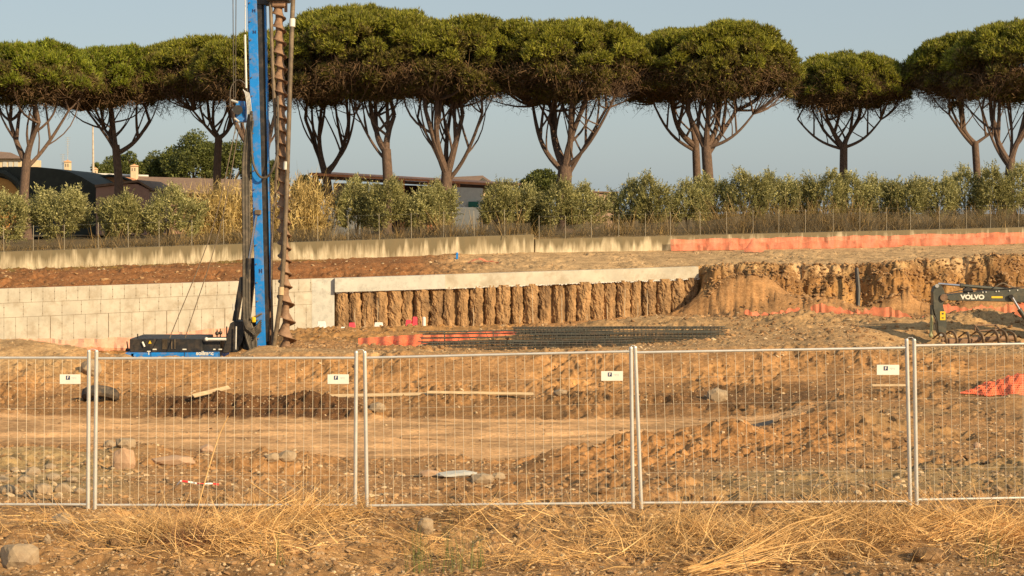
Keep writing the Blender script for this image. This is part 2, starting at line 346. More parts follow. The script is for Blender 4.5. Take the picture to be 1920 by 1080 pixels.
    put(sm(.05, .35, nb[:, 0])*(1-sm(19.5, 22, Y))*.5, cc(.2, .12, .06))
    mid = sm(20.5, 22, Y)*(1-sm(39, 42, Y))
    put(mid*(1-sm(150, 320, X))*sm(-.2, .3, n[:, 0]+.2)*(1-sm(33, 36, Y)), grey)
    put(mid*sm(1250, 1400, X)*(1-sm(27, 31, Y))*.8, grey*.9)
    put(mid*sm(900, 1020, X)*(1-sm(1500, 1650, X))*sm(28, 31, Y), cc(.40, .225, .105))
    put(sm(1560, 1660, X)*sm(27, 30, Y)*(1-sm(52, 54, Y))*.75*(.5+n[:, 0]), cc(.27, .19, .11))
    put(trk, tan)
    for (d0, sl_, cv, w_) in ((47.9, .015, .0, .10), (47.2, .01, .002, .08), (46.4, .02, -.001, .07), (44.2, .03, .002, .09), (43.4, .03, .002, .08)):
        ln = np.abs(Y-(d0+sl_*x+cv*x*x+fbm(x, Y*0, 3, 2, int(d0*7))*.35)); put(trk*(1-sm(w_*.4, w_*1.6, ln))*sm(-.15, .15, fbm(x, Y, .7, 3, int(d0*3)))*.75, cc(.25, .155, .085))
    for k_ in range(7):
        ln = np.abs(np.hypot(x-9.5, (Y-52.5)*1.0)-(5.5+k_*.8)); put(trk*sm(1.5, 3.5, x)*(1-sm(.03, .10, ln))*.35, cc(.30, .2, .11))
    put(trk*sm(.05, .3, fbm(x*.4, yy*2.2, 1.5, 4, 150))*.45, cc(.33, .225, .13))
    dk = sm(48.5, 49.1, Y+nb[:, 0]*.8)*(1-sm(52.2, 53.4, Y+nb[:, 0]))
    put(dk*.55, cc(.22, .13, .065)); put(dk*(sm(240, 330, X)*(1-sm(640, 700, X))), moist)
    put(sm(49.6, 50.6, Y)*(1-sm(54, 55.5, Y))*sm(1180, 1260, X)*(1-sm(1500, 1580, X))*.8, cc(.15, .09, .05))
    put(sm(53, 54, Y)*(1-sm(57, 58, Y))*.35*(nb[:, 0]*2), cc(.48, .28, .12))
    put(sm(57.2, 58.4, Y)*(1-sm(62, 66, Y)), cc(.40, .28, .165))
    put(sm(53, 56, Y)*(1-sm(100, 240, X)), cc(.42, .30, .18))
    put(sm(62, 66, Y)*(1-sm(84, 90, Y))*sm(900, 1200, X), cc(.41, .285, .165))
    put(sm(75, 80, Y)*(1-sm(900, 1050, X)), cc(.40, .24, .11))
    # cliff: ochre face with darker clay streaks
    cf = sm(-2.4, -1.2, Y-yw)*(1-sm(.4, 1.4, Y-yw))*sm(1300, 1330, X)
    fr_ = np.clip((z-zb)/(zt-zb+.01), 0, 1.2)+fbm(x, Y, 1.2, 4, 190)*.25
    put(cf, oc); put(cf*sm(.55, .75, fr_)*(1-sm(.80, .95, fr_))*.7, cc(.17, .10, .05)); put(cf*sm(.82, 1.0, fr_), cc(.42, .30, .17)); st = fbm(x, Y*.1, 1.2, 4, 170)
    put(cf*sm(.0, .35, st)*.7, cc(.19, .11, .055)); put(cf*sm(.1, .4, -st)*.4, cc(.42, .30, .17)); put(cf*sm(-.05, .3, fbm(x, Y*2, .7, 4, 177))*.5, cc(.24, .15, .075))
    ter = sm(.4, 1.0, Y-yw)
    put(ter*(1-sm(760, 960, X)), red); put(ter*(1-sm(700, 900, X))*sm(.0, .4, n[:, 0])*.5, cc(.22, .10, .045))
    put(ter*(1-sm(500, 700, X))*sm(.45, .8, u)*sm(-.1, .3, nb[:, 0])*.7, cc(.19, .17, .05))
    put(ter*sm(760, 960, X), gravel); put(ter*sm(760, 900, X)*sm(.1, .4, n[:, 0])*.5, cc(.40, .30, .19))
    put(S2, cc(.17, .13, .07))
    put((1-sm(19.5, 21.5, Y))*sm(.1, .3, fbm(x, Y*1.5, .8, 4, 205))*.55, cc(.15, .085, .045))
    c = c*(1+.14*n+.10*nb)
    c = c*np.array([[1.0, .93, .80]])
    return z, np.concatenate([np.clip(c, 0, .9), np.ones((len(x), 1))], 1)
def gz(x, y): return float(ground(np.array([x]), np.array([y]))[0])
def on(px, D, dz=0.0): x = (px-960)*D/F; return Vector((x, D, gz(x, D)+dz))

def build_ground():
    ts = np.concatenate([-np.geomspace(3, .43, 26), np.linspace(-.41, .41, 900), np.geomspace(.43, 3, 26)])
    def seg(a, b, n): return [('a', v) for v in np.linspace(a, b, n, endpoint=False)]
    rows = seg(6, 14.5, 16)+seg(14.5, 21, 260)+seg(21, 41, 330)+seg(41, 50, 90)+seg(50, 61, 180)+seg(61, 84, 150)
    segs = [rows]
    Yr = [np.full(len(ts), v) for _, v in rows]
    yw = yw_t(np.clip(ts, -.9, .9)); yu = yu_t(np.clip(ts, -.9, .9)); yw = np.maximum(yw, 86.5); yu = np.maximum(yu, yw+8)
    def rel(a, b, n):
        for k in range(n): Yr.append(a+(b-a)*k/n)
    o = np.ones(len(ts)); rel(84*o, yw-2.2, 16); rel(yw-2.2, yw+1.2, 80); rel(yw+1.2, yu, 60); rel(yu, yu+.5, 6); rel(yu+.5, yu+30, 24)
    rel(yu+30, 400*o, 20); rel(400*o, 5000*o, 12); Yr.append(5000*o)
    Y = np.array(Yr); X = Y*ts[None, :]; nr, nc = Y.shape
    z, c = ground(X.ravel(), Y.ravel(), True, True)
    V = np.stack([X.ravel(), Y.ravel(), z], 1)
    i = np.arange(nr-1)[:, None]*nc+np.arange(nc-1)[None, :]
    Fa = np.stack([i, i+1, i+nc+1, i+nc], -1).reshape(-1, 4)
    o = npmesh('ground', V, Fa, M['ground'], None, True, c); tag(o, kind='structure')
build_ground()

# scatter helpers -------------------------------------------------
ICO_V = None
def ico():
    p = (1+5**.5)/2
    v = np.array([(-1, p, 0), (1, p, 0), (-1, -p, 0), (1, -p, 0), (0, -1, p), (0, 1, p), (0, -1, -p), (0, 1, -p), (p, 0, -1), (p, 0, 1), (-p, 0, -1), (-p, 0, 1)])/math.sqrt(1+p*p)
    f = np.array([(0, 11, 5), (0, 5, 1), (0, 1, 7), (0, 7, 10), (0, 10, 11), (1, 5, 9), (5, 11, 4), (11, 10, 2), (10, 7, 6), (7, 1, 8), (3, 9, 4), (3, 4, 2), (3, 2, 6), (3, 6, 8), (3, 8, 9), (4, 9, 5), (2, 4, 11), (6, 2, 10), (8, 6, 7), (9, 8, 1)])
    return v, f
def rocks(name, x, y, size, m, zoff=None, flat=.7):
    v, f = ico(); n = len(x); z = ground(x, y)
    V = v[None]*(1+.35*(rng.random((n, 12, 1))-.5)); s = np.stack([size*(.7+.8*rng.random(n)), size*(.7+.6*rng.random(n)), size*flat*(.6+.7*rng.random(n))], 1)
    V = V*s[:, None, :]; a = rng.random(n)*6.28; ca, sa = np.cos(a)[:, None], np.sin(a)[:, None]
    tl = (rng.random(n)-.5)[:, None]*.9
    Xr = V[:, :, 0]*ca-V[:, :, 1]*sa; Yr = V[:, :, 0]*sa+V[:, :, 1]*ca; Zr = V[:, :, 2]+Xr*tl
    V = np.stack([Xr+x[:, None], Yr+y[:, None], Zr+(z+size*.12)[:, None]], -1).reshape(-1, 3)
    Fa = (f[None]+np.arange(n)[:, None, None]*12).reshape(-1, 3)
    return npmesh(name, V, Fa, m)
m_st = leafmat('stone_chips', (.22, .14, .075), (.36, .25, .15), (.56, .44, .29), 0, .6, .95)
CLIFF = True
m_cl = leafmat('clod_chips', (.20, .115, .055), (.31, .185, .09), (.42, .27, .14), 0, .6, .95)
def fan(n, d0, d1, px0=-120, px1=2040, pw=1.0):
    D = d0+(d1-d0)*rng.random(n)**pw; p = px0+(px1-px0)*rng.random(n); return (p-960)*D/F, D, p
x1, y1, _ = fan(13000, 14.8, 21); s = .006+.026*rng.random(len(x1))**3.2
x2, y2, p2 = fan(14000, 21, 62); k = (rng.random(len(x2)) < .15) | (ground(x2, y2) > -2.55); x2, y2 = x2[k], y2[k]; s2 = .014+.05*rng.random(len(x2))**4
x3, y3, _ = fan(5200, 62, 112); s3 = .03+.09*rng.random(len(x3))**4
# stay off the two walls
k = np.abs(y3-94.4-.219*x3) > .5; x3, y3, s3 = x3[k], y3[k], s3[k]; k = np.abs(y3-105.2-.219*x3) > .5; x3, y3, s3 = x3[k], y3[k], s3[k]
tag(rocks('rubble_stones', np.concatenate([x1, x2, x3]), np.concatenate([y1, y2, y3]), np.concatenate([s, s2, s3]), m_st), kind='stuff', label='small pale stones strewn over the bare earth')
x1, y1, _ = fan(7000, 14.8, 21); s = .008+.035*rng.random(len(x1))**3
x2, y2, p2 = fan(9000, 21, 62); k = (rng.random(len(x2)) < .08) | (ground(x2, y2) > -2.5); x2, y2 = x2[k], y2[k]; s2 = .015+.06*rng.random(len(x2))**4
x3, y3, _ = fan(5000, 64, 94); s3 = .04+.12*rng.random(len(x3))**3; k = np.abs(y3-94.4-.219*x3) > .6; x3, y3, s3 = x3[k], y3[k], s3[k]
x4 = 12+28*rng.random(5200); y4 = 94.4+.219*x4-2.4+3.6*rng.random(5200); s4 = .03+.13*rng.random(5200)**2.5; x3, y3, s3 = np.concatenate([x3, x4]), np.concatenate([y3, y4]), np.concatenate([s3, s4])
tag(rocks('earth_clods', np.concatenate([x1, x2, x3]), np.concatenate([y1, y2, y3]), np.concatenate([s, s2, s3]), m_cl), kind='stuff', label='loose brown clods of dug earth')

def blades(p0, d, length, width, bend, m, name, parent=None, segs=3, square=True):
    """n thin tapering strips starting at p0 along unit d, drooping by bend; numpy"""
    n = len(p0); side = np.cross(d, rng.normal(size=(n, 3))); side /= np.linalg.norm(side, axis=1, keepdims=True)+1e-9
    bv = rng.normal(size=(n, 3))*bend[:, None] if hasattr(bend, '__len__') else rng.normal(size=(n, 3))*bend
    rows = []
    for k in range(segs+1):
        t = k/segs; c = p0+d*(length*t)[:, None]+bv*(length*t*t)[:, None]; w_ = (width*(1-.75*t))[:, None]
        rows.append(c-side*w_/2); rows.append(c+side*w_/2)
    V = np.stack(rows, 1).reshape(-1, 3); base = np.arange(n)[:, None, None]*(2*(segs+1))
    f = np.array([(2*k, 2*k+1, 2*k+3, 2*k+2) for k in range(segs)])
    return V, (f[None]+base).reshape(-1, 4)
def unit(v): return v/(np.linalg.norm(v, axis=1, keepdims=True)+1e-9)

# straw heaps in the foreground ------------------------------------
SP = [(300, 17.9, .9, .8, 800), (480, 18.6, 1.0, .6, 700), (620, 19.7, .55, .45, 450), (420, 17.0, 1.2, .5, 350), (760, 17.6, 1.0, .7, 150), (1290, 18.6, .7, .5, 450), (1230, 17.6, .9, .6, 260),
      (1440, 17.4, .8, .5, 500), (1560, 18.6, .7, .6, 700), (1640, 17.6, .8, .6, 500), (1800, 18.2, 1.0, .7, 800), (1880, 17.3, .8, .6, 550), (1100, 18.5, 1.0, .8, 160), (900, 19.4, .9, .5, 140), (60, 18.5, 1.1, .8, 120), (1000, 16.8, 1.8, .6, 260), (1500, 16.8, 1.4, .5, 300)]
Vs = []; Fs = []; nb_ = 0
for (px, D, sx, sy, n) in SP+[(q_[0]+random.uniform(-60, 60), q_[1]+random.uniform(-.3, .3), q_[2]*.35, q_[3]*.35, int(q_[4]*.45)) for q_ in SP]:
    cx = (px-960)*D/F; X = cx+rng.normal(size=n)*sx*.55; Y = np.clip(D+rng.normal(size=n)*sy*.55, 15.2, 20.7); Z = ground(X, Y)
    a0 = rng.random()*6.28; a = a0+rng.normal(size=n)*1.1; upz = np.abs(rng.normal(size=n))*.5
    d = unit(np.stack([np.cos(a)*1.3, np.sin(a)*.8, upz], 1)); L = .12+.55*rng.random(n)**1.7
    p0 = np.stack([X, Y, Z+rng.random(n)*.10], 1)-d*(L*.4)[:, None]*np.array([1, 1, 0])
    V, Fa = blades(p0, d, L, .004+.009*rng.random(n), .30, None, '', segs=3); Vs.append(V); Fs.append(Fa+nb_); nb_ += len(V)
tag(npmesh('dry_straw', np.concatenate(Vs), np.concatenate(Fs), M['straw']), kind='stuff', label='heaps of dry straw lying in front of the mesh fence')
# short brown litter between the heaps
n = 11000; X, Y, _ = fan(n, 15, 20.8); Z = ground(X, Y); a = rng.random(n)*6.28
d = unit(np.stack([np.cos(a), np.sin(a), .15*rng.normal(size=n)], 1)); V, Fa = blades(np.stack([X, Y, Z+.012], 1), d, .04+.16*rng.random(n)**2, .003+.003*rng.random(n), .1, None, '', segs=2)
tag(npmesh('straw_litter', V, Fa, M['straw']), kind='stuff', label='short bits of straw scattered over the soil')
# bundle of long straw sweeping up from the bottom edge, and a dead brown weed
Vs = []; Fs = []; nb_ = 0
for (a_, b2, D0, D1, n, sp_) in ((1290, 1560, 16.1, 17.2, 46, .10), (1340, 1620, 16.3, 17.0, 30, .12), (1560, 1700, 17.4, 16.5, 30, .10), (1760, 1900, 17.3, 18.0, 36, .12), (520, 640, 19.3, 18.0, 40, .14), (430, 560, 19.0, 18.3, 20, .2), (1280, 1420, 18.8, 18.4, 26, .15)):
    p0 = np.array([P(a_, 0, D0).x, D0]); p1 = np.array([P(b2, 0, D1).x, D1]); X = p0[0]+rng.normal(size=n)*sp_; Y = p0[1]+rng.normal(size=n)*sp_*.6; dv = p1-p0; L_ = np.hypot(*dv); d = unit(np.stack([dv[0]/L_+.20*rng.normal(size=n), dv[1]/L_+.20*rng.normal(size=n), .07+.10*rng.random(n)], 1))
    V, Fa = blades(np.stack([X, Y, ground(X, Y)+.03], 1), d, L_*(.55+.5*rng.random(n)), .005+.005*rng.random(n), .22, None, '', segs=5); Vs.append(V); Fs.append(Fa+nb_); nb_ += len(V)
tag(npmesh('reed_straw', np.concatenate(Vs), np.concatenate(Fs), M['straw']), kind='stuff', label='bundles of long pale reed straw sweeping over the ground')
o_ = on(350, 17.2); n = 260; d = unit(np.stack([rng.normal(size=n), rng.normal(size=n)*.6, np.abs(rng.normal(size=n))*.8], 1)); p = np.stack([rng.normal(size=n)*.16, rng.normal(size=n)*.12, np.zeros(n)], 1)
V, Fa = blades(p, d, .12+.25*rng.random(n), .004+.004*rng.random(n), .5, None, '', segs=4); tg = npmesh('dead_weed', V, Fa, leafmat('red_brown_weed', (.10, .04, .02), (.19, .075, .035), (.30, .14, .06), .1, 2)); tg.location = o_
tag(tg, 'reddish brown dead weed in the straw heap left of the middle of the second panel', 'weed')
# green grass
Vs = []; Fs = []; nb_ = 0
for (px, D, n) in ((790, 16.6, 20), (850, 16.3, 26), (895, 16.4, 40), (770, 16.3, 26), (520, 16.6, 14), (1855, 16.5, 26), (835, 16.9, 14)):
    cx = (px-960)*D/F; X = cx+rng.normal(size=n)*.07; Y = D+rng.normal(size=n)*.07; Z = ground(X, Y)
    d = unit(np.stack([.1*rng.normal(size=n), .1*rng.normal(size=n), np.ones(n)], 1)); V, Fa = blades(np.stack([X, Y, Z-.02], 1), d, .18+.4*rng.random(n), np.full(n, .005), .08, None, ''); Vs.append(V); Fs.append(Fa+nb_); nb_ += len(V)
tag(npmesh('green_grass', np.concatenate(Vs), np.concatenate(Fs), M['grass']), kind='stuff', label='thin green grass blades sprouting in the foreground')
# long single stalks
def stalk(pts, r, label, grp=None):
    mb = MB(pts[0]); q = curve(pts, 5); mb.tube(q, [r*(1-.5*i/len(q)) for i in range(len(q))], 5)
    tag(mb.build('reed_stalk', M['straw'], None, True), label, 'reed stalk', grp)
stalk([P(362, 985, 18.9), P(385, 900, 19.2), P(408, 825, 19.5), P(428, 780, 19.6)], .011, 'tall dry reed stalk standing up in front of the second fence panel')
stalk([P(1640, 908, 19.6), P(1700, 938, 19.4), P(1770, 975, 19.1)], .010, 'dry reed stalk leaning across the foot of the double post on the right')
stalk([P(1712, 948, 19.5), P(1690, 980, 19.2), P(1672, 1000, 18.9)], .008, 'short dry reed stalk slanting down from the right double post')
stalk([P(155, 976, 18.9), P(220, 976, 18.9), P(300, 978, 18.8)], .009, 'dry reed stalk lying flat near the left fence post')
stalk([P(1290, 1078, 16.6), P(1400, 1035, 16.8), P(1480, 985, 17.1), P(1560, 965, 17.3)], .016, 'thick bundle-edge reed stalk curving along the bottom of the photo')
stalk([P(1300, 1082, 16.5), P(1440, 1030, 16.7), P(1600, 1012, 16.8), P(1680, 1060, 16.5)], .012, 'arched reed stalk over the straw heap right of the bottom middle')
stalk([P(1775, 985, 17.6), P(1830, 955, 17.7), P(1890, 950, 17.7), P(1925, 975, 17.6)], .012, 'bowed reed stalk over the straw heap at the right edge')
stalk([P(470, 905, 19.0), P(540, 950, 18.7), P(610, 985, 18.4)], .010, 'straight reed stalk slanting down left of the second double post')
stalk([P(345, 1030, 17.0), P(400, 1055, 16.8), P(430, 1070, 16.6)], .010, 'reed stalk lying at the bottom left beside the brown dead weed')
stalk([P(240, 985, 18.6), P(270, 1005, 18.2), P(300, 1030, 17.9)], .007, 'thin stalk lying beside the flat grey stone')
for q in range(9):
    pass

# boulders --------------------------------------------------------
def boulder(px, py, r, label, m='stone', sq=(1, .8, .7), name='boulder', D=None, seed=0, group=None):
    # put on the ground where the ray through the pixel meets it
    if D is None:
        Ds = np.linspace(15, 90, 3000); zz = ground((px-960)*Ds/F, Ds); ray = CZ-(py-HOR)*Ds/F; D = float(Ds[np.argmax(ray <= zz)])
    rs = np.random.default_rng(seed+int(px)); mb = MB(on(px, D)); b = on(px, D, r*sq[2]*.35)
    v, f = ico(); v = v.copy()
    V = [Vector(p) for p in v]; Fc = [tuple(q) for q in f]
    for it in range(2):
        mid = {}; nf = []
        def m2(a, b_):
            k_ = (min(a, b_), max(a, b_))
            if k_ not in mid: mid[k_] = len(V); V.append((V[a]+V[b_])/2*(1+.04*rs.normal()))
            return mid[k_]
        for (a, b_, c_) in Fc:
            x_, y_, z_ = m2(a, b_), m2(b_, c_), m2(c_, a); nf += [(a, x_, z_), (b_, y_, x_), (c_, z_, y_), (x_, y_, z_)]
        Fc = nf
    ax = [Vector(rs.normal(size=3)).normalized() for _ in range(9)]; cut = [.62+.25*rs.random() for _ in ax]
    out = []
    for p in V:
        for a_, c_ in zip(ax, cut):
            dd = p.dot(a_)
            if dd > c_: p = p-a_*(dd-c_)
        out.append(Vector((p.x*sq[0]*r, p.y*sq[1]*r, p.z*sq[2]*r))+b)
    mb.add(out, Fc)
    return tag(mb.build(name, M[m]), label, name.replace('_', ' '), group)
boulder(36, 1062, .25, 'large pale boulder in the bottom left corner of the photo', sq=(1, .9, .85))
boulder(118, 988, .17, 'flat grey tilted stone in front of the first fence panel', sq=(1.1, .8, .8))
boulder(88, 1018, .07, 'small pointed pale stone between the corner boulder and the flat grey stone', sq=(.7, .7, 1.2))
boulder(228, 1025, .16, 'brown clod of earth left of the straw heap', 'clod', name='earth_lump')
boulder(538, 862, .22, 'grey squarish stone right of two on the slope behind the second panel', sq=(1.1, .8, .7))
boulder(510, 862, .17, 'grey stone left of two on the slope behind the second panel')
boulder(797, 998, .13, 'upright grey stone in front of the third fence panel', sq=(.9, .7, 1.2))
boulder(1340, 985, .13, 'brown lump in front of the fourth fence panel', 'clod', name='earth_lump')
boulder(1362, 992, .09, 'small grey stone beside the brown lump at the fourth panel')
boulder(1770, 962, .12, 'dark grey stone at the foot of the right double post', sq=(1.3, .8, .6))
boulder(1740, 1052, .20, 'dark red brown clod under the straw near the bottom right', 'clod', name='earth_lump')
boulder(388, 848, .20, 'pale square block on the slope behind the tall reed stalk', 'stone_p', name='rubble_block', sq=(1.1, .7, .8))
boulder(325, 868, .30, 'long flat pale slab on the slope left of the square block', 'stone_p', name='rubble_slab', sq=(1.6, .7, .35))
boulder(232, 878, .30, 'broken pinkish render slab leaning on the bank behind the left double post', 'stone_p', name='rubble_slab', sq=(.8, .4, 1.0))
boulder(236, 838, .24, 'reddish stone at the edge of the dirt track on the left')
boulder(205, 838, .20, 'darker stone left of the reddish one at the edge of the dirt track')
boulder(172, 700, .45, 'broken pale boulder on the bank behind the left double post', sq=(1, .8, .9))
boulder(860, 893, .35, 'largest slab of the broken concrete heap behind the third panel', 'conc2', name='concrete_slab', sq=(1.5, .9, .25))
boulder(905, 905, .30, 'tilted slab on the right of the broken concrete heap', 'stone', name='concrete_slab', sq=(1.0, .9, .5))
boulder(805, 892, .20, 'white chunk at the left end of the broken concrete heap', 'stone_p', name='concrete_chunk', sq=(1.2, .7, .5))
boulder(935, 898, .17, 'brown chunk at the right end of the broken concrete heap', name='concrete_chunk')
boulder(1050, 740, .28, 'pale stone lying behind the long board', sq=(1, .8, .5))
boulder(1832, 842, .12, 'small pale stone behind the fifth fence panel', 'stone_p', sq=(.8, .7, 1.1))
boulder(708, 770, .33, 'pale boulder by the dirt track right of the second double post', sq=(1, .8, .6))
boulder(1345, 750, .40, 'brown boulder on the far side of the dirt track', 'stone', sq=(1, .8, .8))
lr = np.random.default_rng(3)
whr = ['under the sign plate', 'close to the left edge', 'low beside the bottom rail', 'near the left double post']
kk = 0
for (px, py, r_) in ((18, 925, .15), (45, 905, .12), (80, 925, .16), (62, 890, .15), (100, 900, .13), (118, 922, .15), (135, 905, .10), (28, 885, .1), (150, 925, .1), (95, 880, .12), (5, 905, .13), (140, 885, .09), (52, 932, .1), (110, 935, .08)):
    boulder(px, py, r_, 'grey rubble stone in the heap behind the first fence panel', D=float(lr.uniform(22.5, 24.5)) if False else None, name='rubble_stone', group='grey rubble stones behind the first panel', seed=kk); kk += 1

# ---------------------------------------------------------------- mesh fence
FD = 20.0
def panel(lt, rt, rb, lb, tl, tr, bl, br, label, sign=None, n=29):
    """lt.. = px,py of the post tops and feet; tl.. = rail heights (py)"""
    root = thing('mesh_fence', label, 'fence panel', P(lb[0], lb[1], FD), 'mesh fence panels in a row'); o = root.location
    for a, b in ((lt, lb), (rt, rb)):
        mb = MB(o); p0, p1 = P(*a, FD), P(b[0], b[1]+4, FD); mb.tube([p1, p0], .0255, 10); mb.ball(p0, .0255, 4); mb.build('post', M['galv'], root, True)
    def at(u, v):   # u across, v 0 top rail .. 1 bottom rail
        yl = lerp(tl, bl, v); yr = lerp(tr, br, v)
        fl = (yl-lt[1])/(lb[1]-lt[1]); fr = (yr-rt[1])/(rb[1]-rt[1])
        xl = lerp(lt[0], lb[0], fl); xr = lerp(rt[0], rb[0], fr)
        return P(lerp(xl, xr, u), lerp(yl, yr, u), FD)
    for v, nm in ((0, 'top_rail'), (1, 'bottom_rail')):
        MB(o).tube([at(k/8, v) for k in range(9)], .0165, 8).build(nm, M['galv'], root, True)
    mb = MB(o)
    for k in range(1, n+1):
        u = k/(n+1); j = random.uniform(-.0006, .0006); mb.tube([at(u, 0), at(u+j, .5)+Vector((0, random.uniform(-.004, .004), 0)), at(u, 1)], .0028, 4, False)
    for v in (.17, .345, .80):
        mb.tube([at(k/6, v)+Vector((0, .006, 0)) for k in range(7)], .0012, 4, False)
    mb.build('wire_mesh', M['wire'], root)
    if sign:
        x0, y0, x1, y1 = sign; d = FD-.012; c = (P(x0, y0, d)+P(x1, y1, d))/2; W_ = (x1-x0)*d/F; H_ = (y1-y0)*d/F
        s_ = MB(o).box(c, (W_, .006, H_)).build('sign_plate', M['white'], root, bevel=.0015)
        sq = c+Vector((-W_*.10, -.0045, H_*.16)); MB(o).box(sq, (H_*.42, .002, H_*.42)).build('emblem', M['navy'], s_)
        h = H_*.30; q = sq+Vector((0, -.0018, 0)); l = MB(o)
        l.box(q+Vector((-h*.2, 0, 0)), (h*.2, .001, h)); l.box(q+Vector((h*.12, 0, h*.4)), (h*.45, .001, h*.2)); l.box(q+Vector((h*.08, 0, 0)), (h*.36, .001, h*.18)); l.build('letter', M['white'], s_)
        l = MB(o)
        for k in range(4): l.box(c+Vector((W_*(.10+.06*k), -.0035, H_*(.15-.03*(k % 2)))), (W_*.035, .001, H_*(.14+.08*((k*3) % 2))))
        l.build('print', M['palegrey'], s_)
    return root
def hoop(a, b, label):
    pa, pb = P(*a, FD), P(*b, FD); mid = (pa+pb)/2+Vector((0, 0, .035)); mb = MB(pa)
    mb.tube(curve([pa, lerp(pa, mid, .5)+Vector((0, 0, .018)), mid, lerp(mid, pb, .5)+Vector((0, 0, .018)), pb], 4), .005, 5)
    tag(mb.build('fence_coupler', M['galv'], None, True), label, 'fence coupler', 'wire couplers joining the fence panels')
panel((-335, 660), (167, 659), (165, 952), (-335, 950), 671, 671, 945, 946, 'steel mesh fence panel at the left edge with a small white sign', (112, 702, 151, 720))
panel((181, 659), (668, 661), (666, 948), (178, 957), 672, 671, 947, 947, 'steel mesh fence panel in front of the drilling rig with a small white sign', (614, 702, 654, 720))
panel((684, 661), (1183, 653), (1187, 956), (688, 946), 671, 659, 948, 943, 'steel mesh fence panel at the middle of the row, its sign near the right post', (1127, 696, 1168, 714))
panel((1191, 652), (1700, 638), (1707, 948), (1203, 961), 661, 652, 943, 940, 'steel mesh fence panel on the right, leaning right, before the one at the edge', (1644, 684, 1686, 703))
panel((1714, 638), (2220, 636), (2222, 940), (1719, 946), 648, 640, 937, 928, 'steel mesh fence panel cut off by the right edge of the photo')
hoop((167, 660), (181, 660), 'wire coupler over the left double post')
hoop((668, 661), (684, 661), 'wire coupler over the second double post from the left')
hoop((1183, 653), (1191, 653), 'wire coupler over the third double post right of the middle')
hoop((1700, 638), (1714, 638), 'wire coupler over the right double post')
MB(P(1703, 800, FD)).tube([P(1703, 800, FD-.03), P(1705, 900, FD-.03)], .012, 6)
t_ = MB(P(335, 905, 22)); pts = [P(330, 912, 22.5), P(338, 903, 22.4), P(355, 905, 22.4), P(375, 909, 22.6), P(395, 908, 22.7), P(410, 910, 22.8)]
for i in range(len(pts)-1): a, b = pts[i], pts[i+1]; t_.add([a, b, b+Vector((0, .02, .02)), a+Vector((0, .02, .02))], [(0, 1, 2, 3)])
m_tape, t2, b2 = nmat('barrier_tape'); wv = N(t2, 'ShaderNodeTexWave'); wv.inputs['Scale'].default_value = 1.6
tc_ = N(t2, 'ShaderNodeTexCoord'); t2.links.new(tc_.outputs['Object'], wv.inputs[0]); t2.links.new(ramp(t2, wv.outputs['Fac'], [(.45, (.75, .03, .03)), (.5, (.8, .78, .72))]), b2.inputs['Base Color'])
tg = t_.build('barrier_tape', m_tape); sol = tg.modifiers.new('s', 'SOLIDIFY'); sol.thickness = .002
tag(tg, 'scrap of red and white barrier tape on the bank behind the second panel', 'barrier tape')

# ---------------------------------------------------------------- tyre, boards, nets in the near pit
o = P(188, 752, 51.0); o.z = gz(o.x, 51.0)+.10; mb = MB(o); n = 32; prof = [(-.16, .30), (-.18, .52), (-.10, .60), (.10, .60), (.18, .52), (.16, .30)]
vs = []; fs = []
for i in range(n):
    a = 6.2832*i/n
    for (h, r_) in prof:
        r2 = r_+(.012 if (i % 2 and r_ > .55) else 0); vs.append(o+Matrix.Rotation(R(-24), 3, 'X') @ Vector((r2*math.cos(a), r2*math.sin(a), h+.05)))
for i in range(n):
    for k in range(len(prof)):
        k2 = (k+1) % len(prof); fs.append((i*6+k, i*6+k2, ((i+1) % n)*6+k2, ((i+1) % n)*6+k))
mb.add(vs, fs); tag(mb.build('tyre', M['tyre'], None, True), 'muddy old tyre lying on the bank behind the left double post', 'tyre')
def board(a, b, D0, D1, w_, label, name='timber_board', m='timber', th=.04):
    pts = []
    for k in range(5):
        D = lerp(D0, D1, k/4); px = lerp(a, b, k/4); pts.append(on(px, D, .05))
    zt_ = max(p.z-0 for p in pts); p0, p1 = pts[0], pts[-1]
    off = max(pts[k].z-lerp(p0.z, p1.z, k/4) for k in range(5)); p0 = p0+Vector((0, 0, off)); p1 = p1+Vector((0, 0, off))
    d = p1-p0; L = d.length; rot = d.to_track_quat('X', 'Z').to_matrix(); mb = MB(p0); mb.box((p0+p1)/2, (L, w_, th), rot @ Matrix.Rotation(R(35), 3, 'X'))
    return tag(mb.build(name, M[m], None, bevel=.005), label, name.replace('_', ' '))
board(545, 825, 52.0, 52.2, .14, 'long pale board lying on the dark earth, left one of two end to end')
board(800, 1000, 52.0, 52.6, .12, 'long pale board lying on the earth, right one of two end to end')
board(362, 430, 50.3, 51.5, .16, 'short thick board slanting up out of the dark earth')
board(1635, 1700, 52.4, 52.4, .10, 'short pale board lying left of the right double post')
board(1405, 1455, 44.5, 45.5, .35, 'dark flat plate lying at the right end of the dirt track', 'steel_plate', 'dark')

